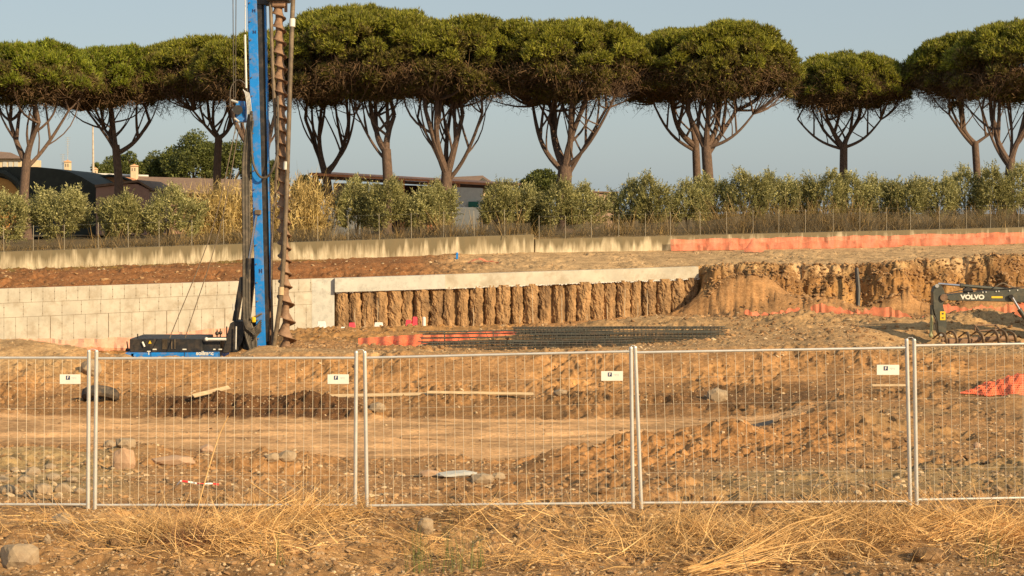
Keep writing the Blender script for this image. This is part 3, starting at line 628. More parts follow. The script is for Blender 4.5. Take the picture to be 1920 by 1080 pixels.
def drape(name, nx, nz, fn, m, label, cat, thick=.004, group=None):
    """a net hung or crumpled as a grid; fn(u,v)->Vector, v=0 top"""
    pts = [fn(i/nx, j/nz) for j in range(nz+1) for i in range(nx+1)]; o = pts[0]; mb = MB(o)
    mb.add(pts, [(j*(nx+1)+i, j*(nx+1)+i+1, (j+1)*(nx+1)+i+1, (j+1)*(nx+1)+i) for j in range(nz) for i in range(nx)])
    return tag(mb.build(name, m, None, True), label, cat, group)
def f1(u, v):   # crumpled heap at the right
    px = lerp(1800, 1990, u); tp = min(1, .08+u*1.5); D = 49.2+(.5-v)*2.0*tp*(1+.25*math.sin(px*.13)); x = (px-960)*D/F
    h = .10+.50*math.exp(-((px-1925)/55)**2)*math.exp(-((v-.45)/.33)**2)*1.0+.10*math.sin(px*.35+v*9)*math.sin(v*14)*.5
    edge = min(1, u*6)*min(1, v*5, (1-v)*5); return Vector((x, D, gz(x, D)+.03+h*edge))
drape('orange_netting', 60, 24, f1, M['orange'], 'crumpled orange safety netting heaped behind the last fence panel', 'netting')

# ---------------------------------------------------------------- concrete retaining wall (left)
NW = Vector((.219, -1, 0)).normalized()      # wall normals face the pit
def W(px, py): t = t_of(px); D = yw_t(t); return P(px, py, D)
def wtop(px): return np.interp(px, [-300, 0, 640, 1310], [551, 541.5, 521, 499.5])
def wbot(px): return np.interp(px, [-300, 0, 480, 560, 640, 1000, 1250, 1310], [660, 655, 650, 640, 628, 612, 596, 588])
def slab(mb, px0, px1, f_top, f_bot, proud, thick, n=20):
    vs = []; fs = []
    for k in range(n+1):
        px = lerp(px0, px1, k/n)
        for py in (f_top(px), f_bot(px)):
            a = W(px, py)+NW*proud; vs += [a, a-NW*thick]
    for k in range(n):
        b = k*4; fs += [(b, b+2+0, b+6, b+4), (b+1, b+5, b+7, b+3), (b, b+4, b+5, b+1), (b+2, b+3, b+7, b+6)]
    fs += [(0, 1, 3, 2), (n*4, n*4+2, n*4+3, n*4+1)]
    mb.add(vs, fs)
rw = thing('retaining_wall', 'pale poured concrete retaining wall with formwork joints behind the rig', 'wall', W(300, 640))
mb = MB(rw.location); slab(mb, -300, 627, wtop, wbot, 0, .35, 40); mb.build('wall_face', M['conc'], rw)
jt = MB(rw.location)
def row_y(px, r): return lerp(wtop(px), wtop(px)+ (np.interp(px, [-300, 640], [104, 84])), r)
RY = [0, .28, .56, 1.12]
def jline(pa, pb, w_):
    d = (pb-pa).normalized(); s_ = d.cross(NW).normalized()*w_/2; q = NW*.004; jt.add([pa-s_+q, pb-s_+q, pb+s_+q, pa+s_+q], [(0, 1, 2, 3)])
for r in (1, 2):
    for k in range(-15, 31): a = k*20; b = a+20; jline(W(a, row_y(a, RY[r])), W(b, row_y(b, RY[r])), .022)
for r in range(3):
    step = 21.8 if r != 1 else 36.3; k = 0; px = -290+7*r
    while px < 612:
        w_ = .05 if abs(((px+20) % 109)) < step*.6 and r != 1 else .018
        jline(W(px, row_y(px, RY[r])+.5), W(px, row_y(px, RY[r+1])-.5), w_)
        for q in (.3, .8): c = W(px, row_y(px, lerp(RY[r], RY[r+1], q)))+NW*.006; jt.box(c, (.05, .01, .05))
        px += step; k += 1
jt.build('formwork_joint', M['joint'], rw)
# damp stains at the wall head: thin plaster skins, irregular
mb = MB(rw.location); slab(mb, 585, 627, lambda p: wtop(p)+1, wbot, .012, .012, 6); mb.build('rendered_corner', M['conc2'], rw)

# pile wall with capping beam
pw = thing('pile_wall', 'row of earth covered bored piles under a concrete capping beam', 'wall', W(960, 610))
mb = MB(pw.location); slab(mb, 627, 833, wtop, lambda p: wtop(p)+26, .34, .7, 12); mb.build('capping_beam', M['conc2'], pw)
mb = MB(pw.location); slab(mb, 834, 1308, wtop, lambda p: wtop(p)+np.interp(p, [834, 1310], [27, 22]), .18, .6, 24); mb.build('capping_beam', M['conc'], pw)
mb = MB(pw.location); slab(mb, 627, 1308, lambda p: wtop(p)+14, wbot, -.28, .12, 30); mb.build('earth_backing', M['pile'], pw)
def foam(p): return wtop(p)+np.interp(p, [627, 1310], [26.5, 22.5])
mb = MB(pw.location)
for k in range(340):
    px = 629+k*2; a = W(px, foam(px)+random.uniform(-1, .5))+NW*random.uniform(.12, .2); b = W(px+2.4, foam(px+2.4)+random.uniform(0, 3.2))+NW*random.uniform(.1, .22)
    if random.random() < .8: mb.box((a+b)/2, (.10, .03, random.uniform(.02, .07)), Matrix.Rotation(random.uniform(-.5, .5), 3, 'Y'))
mb.build('foam_edge', M['plastic_w'], pw)
px = 642.0; pi = 0
while px < 1300:
    r_ = random.uniform(.31, .46); D = yw_t(t_of(px))+random.uniform(-.05, .16); top = CZ-(foam(px)-2-HOR)*D/F; bot = CZ-(wbot(px)+6-HOR)*D/F; cx = (px-960)*D/F
    aa_ = np.cos(np.pi*np.arange(21)/20); zz_ = np.linspace(bot, top, 45); NN = fbm((cx*3+aa_[None, :]*1.0+zz_[:, None]*0).ravel(), (zz_[:, None]*.9+pi*9+aa_[None, :]*0).ravel(), .36, 5, 3, .68).reshape(45, 21); rs = np.random.default_rng(pi); nv, nh = 44, 20; vs = []; fs = []
    for j in range(nv+1):
        z = lerp(bot, top, j/nv)
        for i in range(nh+1):
            a = math.pi*i/nh; nn = NN[j, i]; rr = r_*(1+random.choice((.25, .35, .5))*.5*nn+.2*nn)*(1+.05*math.sin(j/nv*3.1+pi))
            vs.append(Vector((cx, D, z))+Vector((math.cos(a)*rr, -math.sin(a)*rr*.9, 0))+NW*-.12)
    for j in range(nv):
        for i in range(nh): q = j*(nh+1)+i; fs.append((q, q+1, q+nh+2, q+nh+1))
    mb = MB(pw.location); mb.add(vs, fs); mb.build('pile', M['pile'], pw, False)
    if random.random() < .45:
        mb = MB(pw.location); sx_ = cx+random.uniform(-.2, .25); zt2 = lerp(bot, top, random.uniform(.25, .9)); pts = [(sx_+random.uniform(-.03, .03), D-r_*.9-.22, z) for z in np.linspace(bot, zt2, 5)]
        mb.tube(pts, [.015, .03, .018, .025, .008], 5); mb.build('grout_streak', M['grout'], pw)
    px += random.uniform(22.5, 28); pi += 1

# ---------------------------------------------------------------- old boundary wall above, with wire fence
m_old, t, b = nmat('weathered_concrete'); b.inputs['Roughness'].default_value = .95
base = ramp(t, noise(t, .7, 6, .7), [(.3, (.42, .35, .23)), (.7, (.64, .55, .39))])
stk = ramp(t, noise(t, 1.0, 6, .75, stretch=(3.4, 3.4, .35)), [(.42, (1, 1, 1)), (.55, (0, 0, 0))])
sp = N(t, 'ShaderNodeSeparateXYZ'); tc_ = N(t, 'ShaderNodeTexCoord'); t.links.new(tc_.outputs['Generated'], sp.inputs[0])
at_ = N(t, 'ShaderNodeAttribute', attribute_name='soil'); sp2 = N(t, 'ShaderNodeSeparateColor'); t.links.new(at_.outputs['Color'], sp2.inputs[0])
add = N(t, 'ShaderNodeMath', operation='MULTIPLY_ADD'); add.inputs[1].default_value = 1.2; t.links.new(noise(t, 1.0, 3, .6, stretch=(2.2, 2.2, .12)), add.inputs[0]); hf_ = N(t, 'ShaderNodeMath', operation='MULTIPLY_ADD'); hf_.inputs[1].default_value = .5; hf_.inputs[2].default_value = -.15; t.links.new(sp2.outputs[0], hf_.inputs[0]); t.links.new(hf_.outputs[0], add.inputs[2])
lichen = ramp(t, add.outputs[0], [(.60, (0, 0, 0)), (.82, (1, 1, 1))])
c = mix(t, base, (.16, .13, .075), lichen); mm = N(t, 'ShaderNodeMath', operation='MULTIPLY'); mm.inputs[1].default_value = .55; t.links.new(stk, mm.inputs[0])
c = mix(t, c, (.19, .145, .08), mm.outputs[0]); t.links.new(c, b.inputs['Base Color'])
def UW(px, py, off=0): t_ = t_of(px); return P(px, py, yu_t(t_)+off)
def utop(px): return np.interp(px, [-300, 0, 1002, 1003, 1920, 2300], [482, 472, 439.5, 448.5, 426, 418])
def ubot(px): return np.interp(px, [-300, 0, 400, 640, 1000, 1250, 1600, 1920, 2300], [525, 513, 498, 493, 480, 474, 469, 462, 455])
def oldwall(px0, px1, label, n=60):
    vs = []; cs = []; fs = []; nz = 5
    for k in range(n+1):
        px = lerp(px0, px1, k/n)
        for side in (0, .3):
            for j in range(nz+1): vs.append(UW(px, lerp(utop(px), ubot(px), j/nz))-NW*side); cs.append((1-j/nz,)*3+(1,))
    q = (nz+1)*2
    for k in range(n):
        b0 = k*q
        for j in range(nz): fs += [(b0+j, b0+j+1, b0+q+j+1, b0+q+j), (b0+nz+1+j, b0+q+nz+1+j, b0+q+nz+2+j, b0+nz+2+j)]
        fs.append((b0, b0+q, b0+q+nz+1, b0+nz+1))
    for b0 in (0, n*q):
        for j in range(nz): fs.append((b0+j, b0+j+1, b0+nz+2+j, b0+nz+1+j))
    o = Vector(vs[0]); tg = npmesh('boundary_wall', [tuple(v-o) for v in vs], fs, m_old, None, False, cs); tg.location = o
    return tag(tg, label, 'wall', 'old concrete boundary wall sections')
oldwall(-300, 1001, 'long stained concrete boundary wall on the left, higher section above the pit')
oldwall(1003.5, 2300, 'weathered concrete boundary wall on the right, lower section above the gravel', 60)
m_net, t, b = nmat('dark_screen_net'); t.links.new(ramp(t, noise(t, .6, 5, .7), [(.3, (.03, .026, .018)), (.7, (.075, .062, .04))]), b.inputs['Base Color']); b.inputs['Roughness'].default_value = .9
al = ramp(t, noise(t, .8, 6, .7), [(.38, (.12,)*3), (.62, (.62,)*3)]); t.links.new(al, b.inputs['Alpha'])
m_post = simple('dull_post', (.36, .32, .24), .7, 0, .2, 3)
def wirefence(px0, px1, step, ytop, nettop, label):
    root = thing('wire_fence', label, 'fence', UW(px0, utop(px0), .15)); n = int((px1-px0)/step)
    for k in range(n+1):
        px = px0+k*step+random.uniform(-3, 3); a = UW(px, utop(px)+1, .12); b_ = UW(px, ytop(px)+random.uniform(-1.5, 1.5), .12); b_.x += random.uniform(-.03, .03)
        MB(root.location).tube([a, b_], .016, 5).build('fence_post', m_post, root)
    mb = MB(root.location); q = 60; vs = []; fs = []
    for k in range(q+1):
        px = lerp(px0, px1, k/q); vs += [UW(px, utop(px), .16), UW(px, nettop(px)+random.uniform(-1.5, 1.5), .16)]
    for k in range(q): fs.append((2*k, 2*k+1, 2*k+3, 2*k+2))
    mb.add(vs, fs); mb.build('screen_net', m_net, root)
    for f in (0.02, .95):
        mb = MB(root.location)
        for k in range(20): a, b_ = lerp(px0, px1, k/20), lerp(px0, px1, (k+1)/20); mb.tube([UW(a, lerp(utop(a), ytop(a), f), .11), UW(b_, lerp(utop(b_), ytop(b_), f), .11)], .0022, 3, False)
        mb.build('tension_wire', M['galv'], root)
wirefence(-290, 996, 59, lambda p: utop(p)-48, lambda p: utop(p)-22, 'rusting wire fence with dark netting on the long left wall')
wirefence(1010, 2290, 50, lambda p: utop(p)-44, lambda p: utop(p)-np.interp(p, [1010, 1330, 1400, 2290], [26, 27, 36, 34]), 'wire fence with dark netting on the right wall')

# nets far away
def strip(px0, px1, top, bot, off, m, label, group=None, n=70, wav=.12, base=W, name='orange_netting'):
    def fn(u, v):
        px = lerp(px0, px1, u); py = lerp(top(px), bot(px), v); return base(px, py)+NW*(off+wav*(math.sin(px*.13+2*math.sin(px*.037))+.6*math.sin(px*.37+v*3+math.sin(px*.11)*2))+.12*v)
    return drape(name, n, 4, fn, m, label, 'netting', group=group)
strip(1252, 2280, lambda p: utop(p)+np.interp(p, [1252, 1400, 1920, 2300], [6, 8, 9, 9])+.9*math.sin(p*.05)+.5*math.sin(p*.17+math.sin(p*.031)*3), lambda p: ubot(p)-4, .55, M['orange_far'], 'long orange safety netting along the foot of the right boundary wall', base=UW, n=200)
strip(-290, 432, lambda p: np.interp(p, [-290, 0, 60, 130, 250, 430], [640, 634, 630, 633, 628, 610])+1.0*math.sin(p*.11), lambda p: wbot(p), 1.5, M['pinknet'], 'faded pink orange netting along the foot of the pale concrete wall', n=120)
def f2(u, v):
    px = lerp(672, 790, u); py = lerp(lerp(634, 627, u), lerp(656, 648, u), v)+2.2*math.sin(px*.3)*v; return P(px, py, 71+1.1*(1-v)-.25*math.sin(px*.22))
drape('orange_netting', 50, 6, f2, M['orange'], 'bright orange netting on the ground left of the rebar cages', 'netting')
def f3(u, v):
    px = lerp(785, 968, u); py = lerp(lerp(627, 619, u), lerp(646, 627, u), v); return P(px, py, 72.6+.4*(1-v)+.15*math.sin(px*.22))
drape('orange_netting', 50, 5, f3, M['orange'], 'dull red orange netting seen through the left end of the rebar cages', 'netting')
def gstrip(a, b, Da, Db, h, label, n=90):
    def fn(u, v):
        px = lerp(a, b, u); D = lerp(Da, Db, u)+.05*math.sin(px*.3+math.sin(px*.09)*3); x = (px-960)*D/F; g_ = gz(x, D); return Vector((x, D-.05*v, g_-.05+h(px)*(1-v)+.05*math.sin(px*.4)*(1-v)))
    drape('orange_netting', n, 4, fn, M['orange_far'], label, 'netting')
gstrip(1395, 1500, 90.5, 90.5, lambda p: .30+.12*math.sin(p*.06), 'thin orange netting strip below the earth cliff left of the fallen red earth')
gstrip(1520, 1745, 88.5, 87.5, lambda p: .48+.22*math.sin(p*.05), 'orange netting below the cliff between the steel post and the excavator arm')
gstrip(1765, 2050, 86.0, 86.0, lambda p: 1.15-.25*math.sin((p-1760)*.02), 'wide orange netting strung behind the excavator boom')
def f4(u, v):
    px = lerp(878, 935, u); D = 99.4-.5*v; x = (px-960)*D/F; return Vector((x, D, gz(x, D)+.08+.28*math.exp(-((u-.35)/.2)**2)+.15*math.exp(-((u-.8)/.12)**2)))
drape('orange_netting', 20, 4, f4, M['orange_far'], 'small crumpled orange netting on the gravel above the capping beam', 'netting')
def f5(u, v):
    px = lerp(1395, 1432, u); D = 106.3-.6*v; x = (px-960)*D/F; return Vector((x, D, gz(x, D)+.1+.9*(1-v)*math.exp(-((u-.5)/.35)**2)))
drape('orange_netting', 16, 4, f5, M['orange_far'], 'collapsed dark orange netting bundle before the long orange strip', 'netting')
# loose things by the pile wall
def barrier(px, py, D, w_, h, m, label, name='plastic_barrier'):
    c = P(px, py, D); g_ = gz(c.x, D); mb = MB((c.x, D, g_)); a, b_ = w_/2, w_*.36
    y0, y1 = D-.22, D+.22; z0 = g_-.05; z1 = z0+h
    mb.add([(c.x-a, y0, z0), (c.x+a, y0, z0), (c.x+a, y1, z0), (c.x-a, y1, z0), (c.x-b_, y0+.13, z1), (c.x+b_, y0+.13, z1), (c.x+b_, y1-.13, z1), (c.x-b_, y1-.13, z1)], [(0, 3, 2, 1), (4, 5, 6, 7), (0, 1, 5, 4), (1, 2, 6, 5), (2, 3, 7, 6), (3, 0, 4, 7)])
    for q in (-.25, .25): mb.box((c.x+w_*q, D-.17, z0+h*.35), (w_*.14, .16, h*.12))
    tag(mb.build(name, m, None, bevel=.03), label, name.replace('_', ' '))
barrier(660, 610, 91.0, .45, .45, M['plastic_r'], 'low red plastic barrier at the left end of the pile wall')
barrier(766, 608, 91.5, .42, .60, M['plastic_r'], 'red plastic barrier, left one of the pair at the pile wall')
barrier(778, 606, 91.6, .36, .78, M['plastic_r'], 'taller red plastic barrier, right one of the pair at the pile wall')
barrier(710, 611, 91.2, .62, .45, M['plastic_w'], 'white plastic barrier with two slots at the pile wall')
barrier(603, 614, 90.6, .60, .45, M['plastic_w'], 'white block at the right end of the pale concrete wall', 'foam_block')
barrier(640, 622, 90.4, .85, .16, M['plastic_w'], 'flat white sheet on the ground at the left end of the pile wall', 'foam_sheet')
o = on(795, 91.2); mb = MB(o); mb.tube([o-Vector((0, 0, .1)), o+Vector((0, 0, .1)), o+Vector((0, 0, .12)), o+Vector((0, 0, .62)), o+Vector((0, 0, .66))], [.13, .13, .11, .10, .06], 12)
tag(mb.build('plastic_bollard', M['plastic_w'], None, True), 'upright white round bollard right of the red barriers', 'bollard')
o = on(1607, 97.3); a = P(1606, 503, 98.0); mb = MB(o); q_ = P(1608, 583, 97.0)
mb.tube([q_-Vector((0, 0, .3)), lerp(q_, a, .5)+Vector((.05, -.1, 0)), a], [.13, .16, .13], 8)
tag(mb.build('steel_post', M['dark'], None, True), 'dark round steel post standing against the earth cliff', 'steel post')
o = on(1508, 101.5, .1)
o = on(857, 101.5); mb = MB(o); mb.box(o+Vector((0, 0, .25)), (.14, .16, .34)); mb.ball(o+Vector((0, 0, .44)), .08, 5); tag(mb.build('water_canister', M['blue']), 'small blue canister at the foot of the long boundary wall', 'canister')

# ---------------------------------------------------------------- rebar cages
def cage(a, b, r, label, nlong=12, ring=.16):
    a, b = Vector(a), Vector(b); d = (b-a); L = d.length; d.normalize(); s_ = d.cross(Vector((0, 0, 1))).normalized(); u_ = s_.cross(d)
    root = thing('rebar_cage', label, 'rebar cage', (a+b)/2, 'reinforcement cages stacked in the pit'); o = root.location
    for k in range(nlong):
        q = 2*math.pi*k/nlong; off = s_*math.cos(q)*r+u_*math.sin(q)*r
        MB(o).tube([a+off+d*random.uniform(-.25, .1), lerp(a, b, .5)+off+u_*random.uniform(-.02, .02), b+off+d*random.uniform(-.1, .3)], .021, 5).build('main_bar', M['rebar'], root)
    mb = MB(o); n = int(L/ring); pts = []
    for k in range(n*12+1):
        q = 2*math.pi*k/12; pts.append(a+d*(L*k/(n*12))+s_*math.cos(q)*(r+.015)+u_*math.sin(q)*(r+.015))
    mb.tube(pts, .011, 4); mb.build('spiral', M['rebar'], root)
    for k in range(int(L/2.2)):
        c = a+d*(k*2.2+1); q2 = [c+s_*math.cos(6.2832*i/16)*(r-.02)+u_*math.sin(6.2832*i/16)*(r-.02) for i in range(17)]; MB(o).tube(q2, .02, 5, False).build('stiffener_ring', M['rebar'], root)
def cg(px0, py0, px1, py1, D): return P(px0, py0, D), P(px1, py1, D)
cage(*cg(962, 627, 1352, 626, 68.5), .33, 'rebar cage on top of the stack, right end over bare sand', 14)
cage(*cg(1000, 637, 1340, 633, 67.4), .26, 'rebar cage in front, under the top one on the right', 12, .2)
cage(*cg(792, 634, 1140, 629, 69.3), .30, 'rebar cage in front of the dull orange netting, widely spaced bars', 10, .8)
cage(*cg(800, 652, 1180, 644, 66.3), .22, 'lowest rebar cage nearest the mesh fence', 10, .22)
cage(*cg(960, 649, 1185, 648, 65.4), .20, 'short rebar cage lying lowest beside the third double post', 10, .3)

# ---------------------------------------------------------------- drilling rig
RD = 70.0
rig = thing('drilling_rig', 'tall blue piling rig with muddy auger behind the second fence panel', 'drilling rig', P(470, 700, RD)); ro = rig.location
def rp(px, py, d=0): return P(px, py, RD+d)
def beam(mb, a, b, wx, wy):
    """box beam between two points, width wx (screen side) and depth wy"""
    d = (b-a); z = d.normalized(); x = Vector((1, 0, 0)); x = (x-z*x.dot(z)).normalized(); y = z.cross(x); rot = Matrix((x, y, z)).transposed(); mb.box((a+b)/2, (wx, wy, d.length), rot); return mb
# the mast leans a little: x centre of the blue flange
mt, mbm = rp(472, -420), rp(491, 662)
def mx(py, dx=0, d=0): f = (py+420)/1082; return rp(lerp(464.5, 492.5, f)+dx, py, d)
mast = beam(MB(ro), mx(-420, 0), mx(662, 0), .42, .85).build('mast', M['blue'], rig, bevel=.02)
beam(MB(ro), mx(-400, 13, -.15), mx(640, 10, -.15), .20, .35).build('guide_rail', M['dark'], mast)
beam(MB(ro), mx(-400, 20, .1), mx(480, 16, .1), .20, .5).build('guide_rail', M['dark'], mast)
beam(MB(ro), mx(-400, 24, -.1), mx(560, 19, -.1), .06, .3).build('rail_edge', M['blue'], mast)
b_ = MB(ro)
for k in range(30):
    py = -380+k*35; b_.tube([mx(py, -7.5, -.46), mx(py, -7.5, -.50)], .035, 6); b_.box(mx(py+9, -9.5, -.1), (.09, .18, .05))
b_.build('bolt_lug', M['pole'], mast)
for (py, h) in ((508, 8), (60, 6), (20, 6)):
    bb = MB(ro); c = mx(py, 0, -.435)
    bb.box(c+Vector((-.05, 0, 0)), (.04, .012, h/41)).box(c+Vector((.05, 0, 0)), (.04, .012, h/41)).box(c, (.1, .012, .03)); bb.build('stencil_mark', M['navy'], mast)
hd = beam(MB(ro), rp(462, -440), rp(560, -440), .9, 1.2); 
MB(ro).box(rp(500, -440), (3.0, 1.0, .7)).build('mast_head', M['blue'], rig, bevel=.05)
for px in (462, 545):
    c = rp(px, -470); m_ = MB(ro); m_.tube([c+Vector((0, -.15, 0)), c+Vector((0, .15, 0))], .5, 24); m_.build('sheave', M['dark'], rig, True)
# auger
def helix(mb, a, b, r0, r1, pitch, rs_=.15, ph=0, th=.025):
    d = b-a; L = d.length; z = d.normalized(); x = Vector((0, 1, 0)).cross(z).normalized(); y = z.cross(x); n = int(L/pitch*24); vs = []; fs = []
    for k in range(n+1):
        q = ph-2*math.pi*k/24; c = a+d*(k/n); r = lerp(r0, r1, k/n); e = x*math.cos(q)+y*math.sin(q)
        w_ = .82+.16*math.sin(k*.37)+.1*math.sin(k*.91+1)
        vs += [c+e*rs_-z*(pitch*-.62 if d.z > 0 else pitch*.62), c+e*lerp(rs_, r, .93*min(1, w_))-z*.0, c+e*r-z*.03, c+e*r-z*.03-z*th, c+e*rs_-z*th*2.2]
    for k in range(n):
        i = k*5
        for (p, q) in ((0, 1), (1, 2), (2, 3), (3, 4)): fs.append((i+p, i+q, i+5+q, i+5+p))
    mb.add(vs, fs); return mb
def ax(py): f = py/660; return rp(lerp(522.5, 538, f), py, -.35)
aug = MB(ro).tube([ax(-350), ax(500)], .165, 12).tube([ax(500), ax(668)], .15, 12).build('auger', M['rust'], rig, True)
helix(MB(ro), ax(22), ax(548), .32, .33, .58, ph=.6).build('flight', M['rust'], aug, True)
helix(MB(ro), ax(550), ax(668), .40, .47, .80, .14, 1.2).build('flight', M['rust'], aug, True)
# bright flank worn collar
MB(ro).tube([ax(14), ax(22)], .16, 12).build('worn_collar', M['chrome'], aug, True)
rh = MB(ro); rh.box(ax(-25), (1.0, 1.0, 1.4)); rh.box(rp(505, -30), (1.0, .5, .8)); rh.build('rotary_head', M['dark'], rig, bevel=.05)
MB(ro).box(ax(5)+Vector((.02, 0, 0)), (.62, .6, .45)).build('chuck', M['rust'], rig, bevel=.05)
MB(ro).box(rp(491, 4, -.1), (1.0, .6, .3)).build('carriage', M['dark'], rig, bevel=.03)
for px in (508, 536): MB(ro).box(rp(px, 12, -.4), (.12, .2, .5)).build('clamp_arm', M['rust'], rig)
MB(ro).tube(curve([rp(506, -60, -.5), rp(509, 60, -.5), rp(515, 200, -.5), rp(520, 300, -.55), rp(512, 420, -.3), rp(509, 520, -.3), rp(512, 660, -.3)], 8), [.085]*28+[.05]*21, 8).build('feed_pipe', M['pole'], rig, True)
MB(ro).tube(curve([rp(553, -80, -.75), rp(547, 60, -.75), rp(541, 250, -.75), rp(535, 420, -.75), rp(528, 540, -.7), rp(518, 620, -.6), rp(511, 662, -.5)], 8), .105, 10).build('concrete_hose', M['pole'], rig, True)
for py in (42, 310, 545): f = py/540; MB(ro).tube([rp(lerp(550, 527.5, f), py-7, -.73), rp(lerp(550, 527.5, f)-.4, py+8, -.73)], .135, 10).build('hose_collar', M['white' if py != 545 else 'timber'], rig, True)
MB(ro).tube(curve([mx(215, -11, -.5), mx(290, -10, -.55), rp(479, 318, -.7), rp(491, 333, -.75), rp(505, 328, -.8), rp(516, 305, -.85), rp(521, 270, -.8), rp(521, 180, -.7)], 8), .055, 8).build('looped_hose', M['hose'], rig, True)
for k in range(7):
    x0 = 456+k*1.9; a = curve([mx(190+6*k, -10+k*.5, -.3-.05*k), rp(x0, 300, -.35), rp(x0+.5, 450, -.4), rp(x0+1, 590, -.5), rp(x0+4+k*1.2, 625, -.5), rp(471+k*1.7, 662, -.5)], 7)
    MB(ro).tube(a, .04 if k % 3 else .055, 6).build('hydraulic_hose', M['hose'], rig, True)
for k in range(6):
    x0 = 462+k*3; a = curve([rp(455+k, 596, -.5), rp(x0+2, 618+2*k, -.65), rp(480-k, 612+5*k, -.6), rp(490, 600+4*k, -.45)], 7)
    MB(ro).tube(a, .03, 6).build('hydraulic_hose', M['hose'], rig, True)
# winch motor block half way up
bk = MB(ro).box(rp(452, 210, .1), (.42, .6, .95)).build('winch_bracket', M['blue'], rig, bevel=.03)
MB(ro).tube([rp(446, 206, -.25), rp(446, 206, -.5)], .22, 14).build('drum', M['dark'], bk, True)
for (a, b2_) in (((434, 188), (446, 192)), ((440, 222), (448, 228)), ((436, 205), (442, 212))): MB(ro).tube([rp(*a, -.3), rp(*b2_, -.35)], .05, 8).build('fitting', M['palegrey'], bk, True)
for k in range(4): MB(ro).tube(curve([rp(456+k*2.5, 168+2*k, -.4), rp(460+k*2.3, 176, -.5), rp(463+k*2.4, 196, -.5), rp(464+k*2.4, 214, -.4)], 5), .022, 7).build('white_pipe', M['palegrey'], rig, True)
MB(ro).tube(curve([rp(431, 200, -.3), rp(433, 165, -.3), rp(446, 150, -.3), rp(461, 160, -.3), rp(466, 185, -.3)], 6), .03, 6).build('looped_hose', M['hose'], rig, True)
MB(ro).tube([rp(459.5, 65, -.3), rp(462, 165, -.3)], .05, 6).build('white_pipe', M['white'], rig, True)
MB(ro).tube([rp(459, -300, -.3), rp(459.8, 60, -.3)], .022, 5).build('cable', M['galv'], rig)
for (a, b2_) in (((435, -300), (438, 190)), ((444.5, -300), (441, 250))): MB(ro).tube([rp(*a, -.2), rp(*b2_, -.2)], .02, 5).build('cable', M['hose'], rig)
for (a, m1, b2_) in (((443, 235), (398, 430), (318, 634)), ((449, 235), (412, 430), (347, 634))): MB(ro).tube(curve([rp(*a, -.2), rp(*m1, -.5), rp(*b2_, -1.2)], 8), .022, 5).build('cable', M['pole'], rig)
# back stay cylinders and boom
MB(ro).tube([rp(481, 404, -.5), rp(467, 488, -.45)], .055, 10).build('cylinder_rod', M['chrome'], rig, True)
MB(ro).tube([rp(467, 484, -.45), rp(460, 560, -.3), rp(456, 600, -.3)], .12, 10).build('cylinder_barrel', M['dark'], rig, True)
MB(ro).box(mx(398, -2, -.5), (.3, .12, .22)).build('rod_clevis', M['pole'], rig, bevel=.03)
beam(MB(ro), rp(477, 484, .2), rp(464, 600, .2), .24, .4).build('boom_arm', M['dark'], rig, bevel=.02)
beam(MB(ro), rp(455, 520, .5), rp(441, 602, .5), .22, .4).build('boom_arm', M['dark'], rig, bevel=.02)
MB(ro).prism([pick(432, 606, RD), pick(441, 601, RD), pick(463, 603, RD), pick(456, 640, RD), pick(446, 660, RD), pick(417, 662, RD)], RD-.1, RD+.9).build('boom_foot', M['dark'], rig, bevel=.03)
MB(ro).prism([pick(455, 604, RD), pick(497, 596, RD), pick(496, 645, RD), pick(470, 660, RD), pick(452, 655, RD)], RD+.2, RD+.7).build('foot_frame', M['dark'], rig, bevel=.03)
MB(ro).box(rp(476, 599, -.55), (.17, .2, .27)).build('valve_block', M['yellow'], rig, bevel=.04)
MB(ro).tube([rp(470, 598, -.6), rp(491, 588, -.55)], .05, 6).build('grab_bar', M['pole'], rig)
MB(ro).tube([rp(438, 570, -.1), rp(438, 582, -.1)], .05, 8).build('pin', M['galv'], rig); MB(ro).tube([rp(443, 612, -.3), rp(442, 655, -.3)], .035, 6).build('pin_rod', M['galv'], rig)
# beams behind the auger foot
beam(MB(ro), rp(498, 470, .3), rp(502, 662, .3), .22, .5).build('leader_beam', M['dark'], rig, bevel=.02)
beam(MB(ro), rp(505, 420, .1), rp(507, 662, .1), .10, .2).build('leader_beam', M['rust'], rig)
# upper body
deck = MB(ro).box(rp(334, 663, 1.0)+Vector((0, 0, 0)), (4.2, 2.9, .34)).build('deck', M['blue'], rig, bevel=.03)
for px in (283, 346, 413): MB(ro).box(rp(px, 663, -.455), (.02, .02, .3)).build('seam', M['dark'], deck)
hs = MB(ro).box(rp(323, 643.5, 1.1), (3.3, 2.6, .62)).build('engine_housing', M['dark'], rig, bevel=.03)
MB(ro).box(rp(402, 646, 1.2), (.95, 2.2, .55)).build('side_console', M['dark'], rig, bevel=.03)
MB(ro).tube([rp(390, 636, -.2), rp(424, 636, -.2)], .06, 8).build('handrail', M['white'], rig)
MB(ro).ball(rp(387, 636, -.3), .09, 5).build('work_lamp', M['white'], rig, True)
for (px, w_) in ((290, 7), (346, 7), (413, 6), (402, 4)): MB(ro).box(rp(px, 655, -.5), (w_/41, .04, .05)).build('latch_step', M['white'], rig)
MB(ro).prism([pick(277.5, 644.5, RD-.3), pick(283.5, 644.5, RD-.3), pick(280.5, 638.5, RD-.3)], RD-.24, RD-.22).build('warning_sign', M['yellow'], hs)
MB(ro).tube([rp(267, 641, -.27), rp(271, 650, -.27)], .045, 6).build('mirror', M['white'], hs)
gr = MB(ro)
for k in range(5): gr.box(rp(305+k*2, 645, -.23), (.012, .02, .5))
for k in range(8): gr.box(rp(309, 637+k*2.3, -.235), (.2, .015, .012))
gr.build('grille', M['pole'], hs)
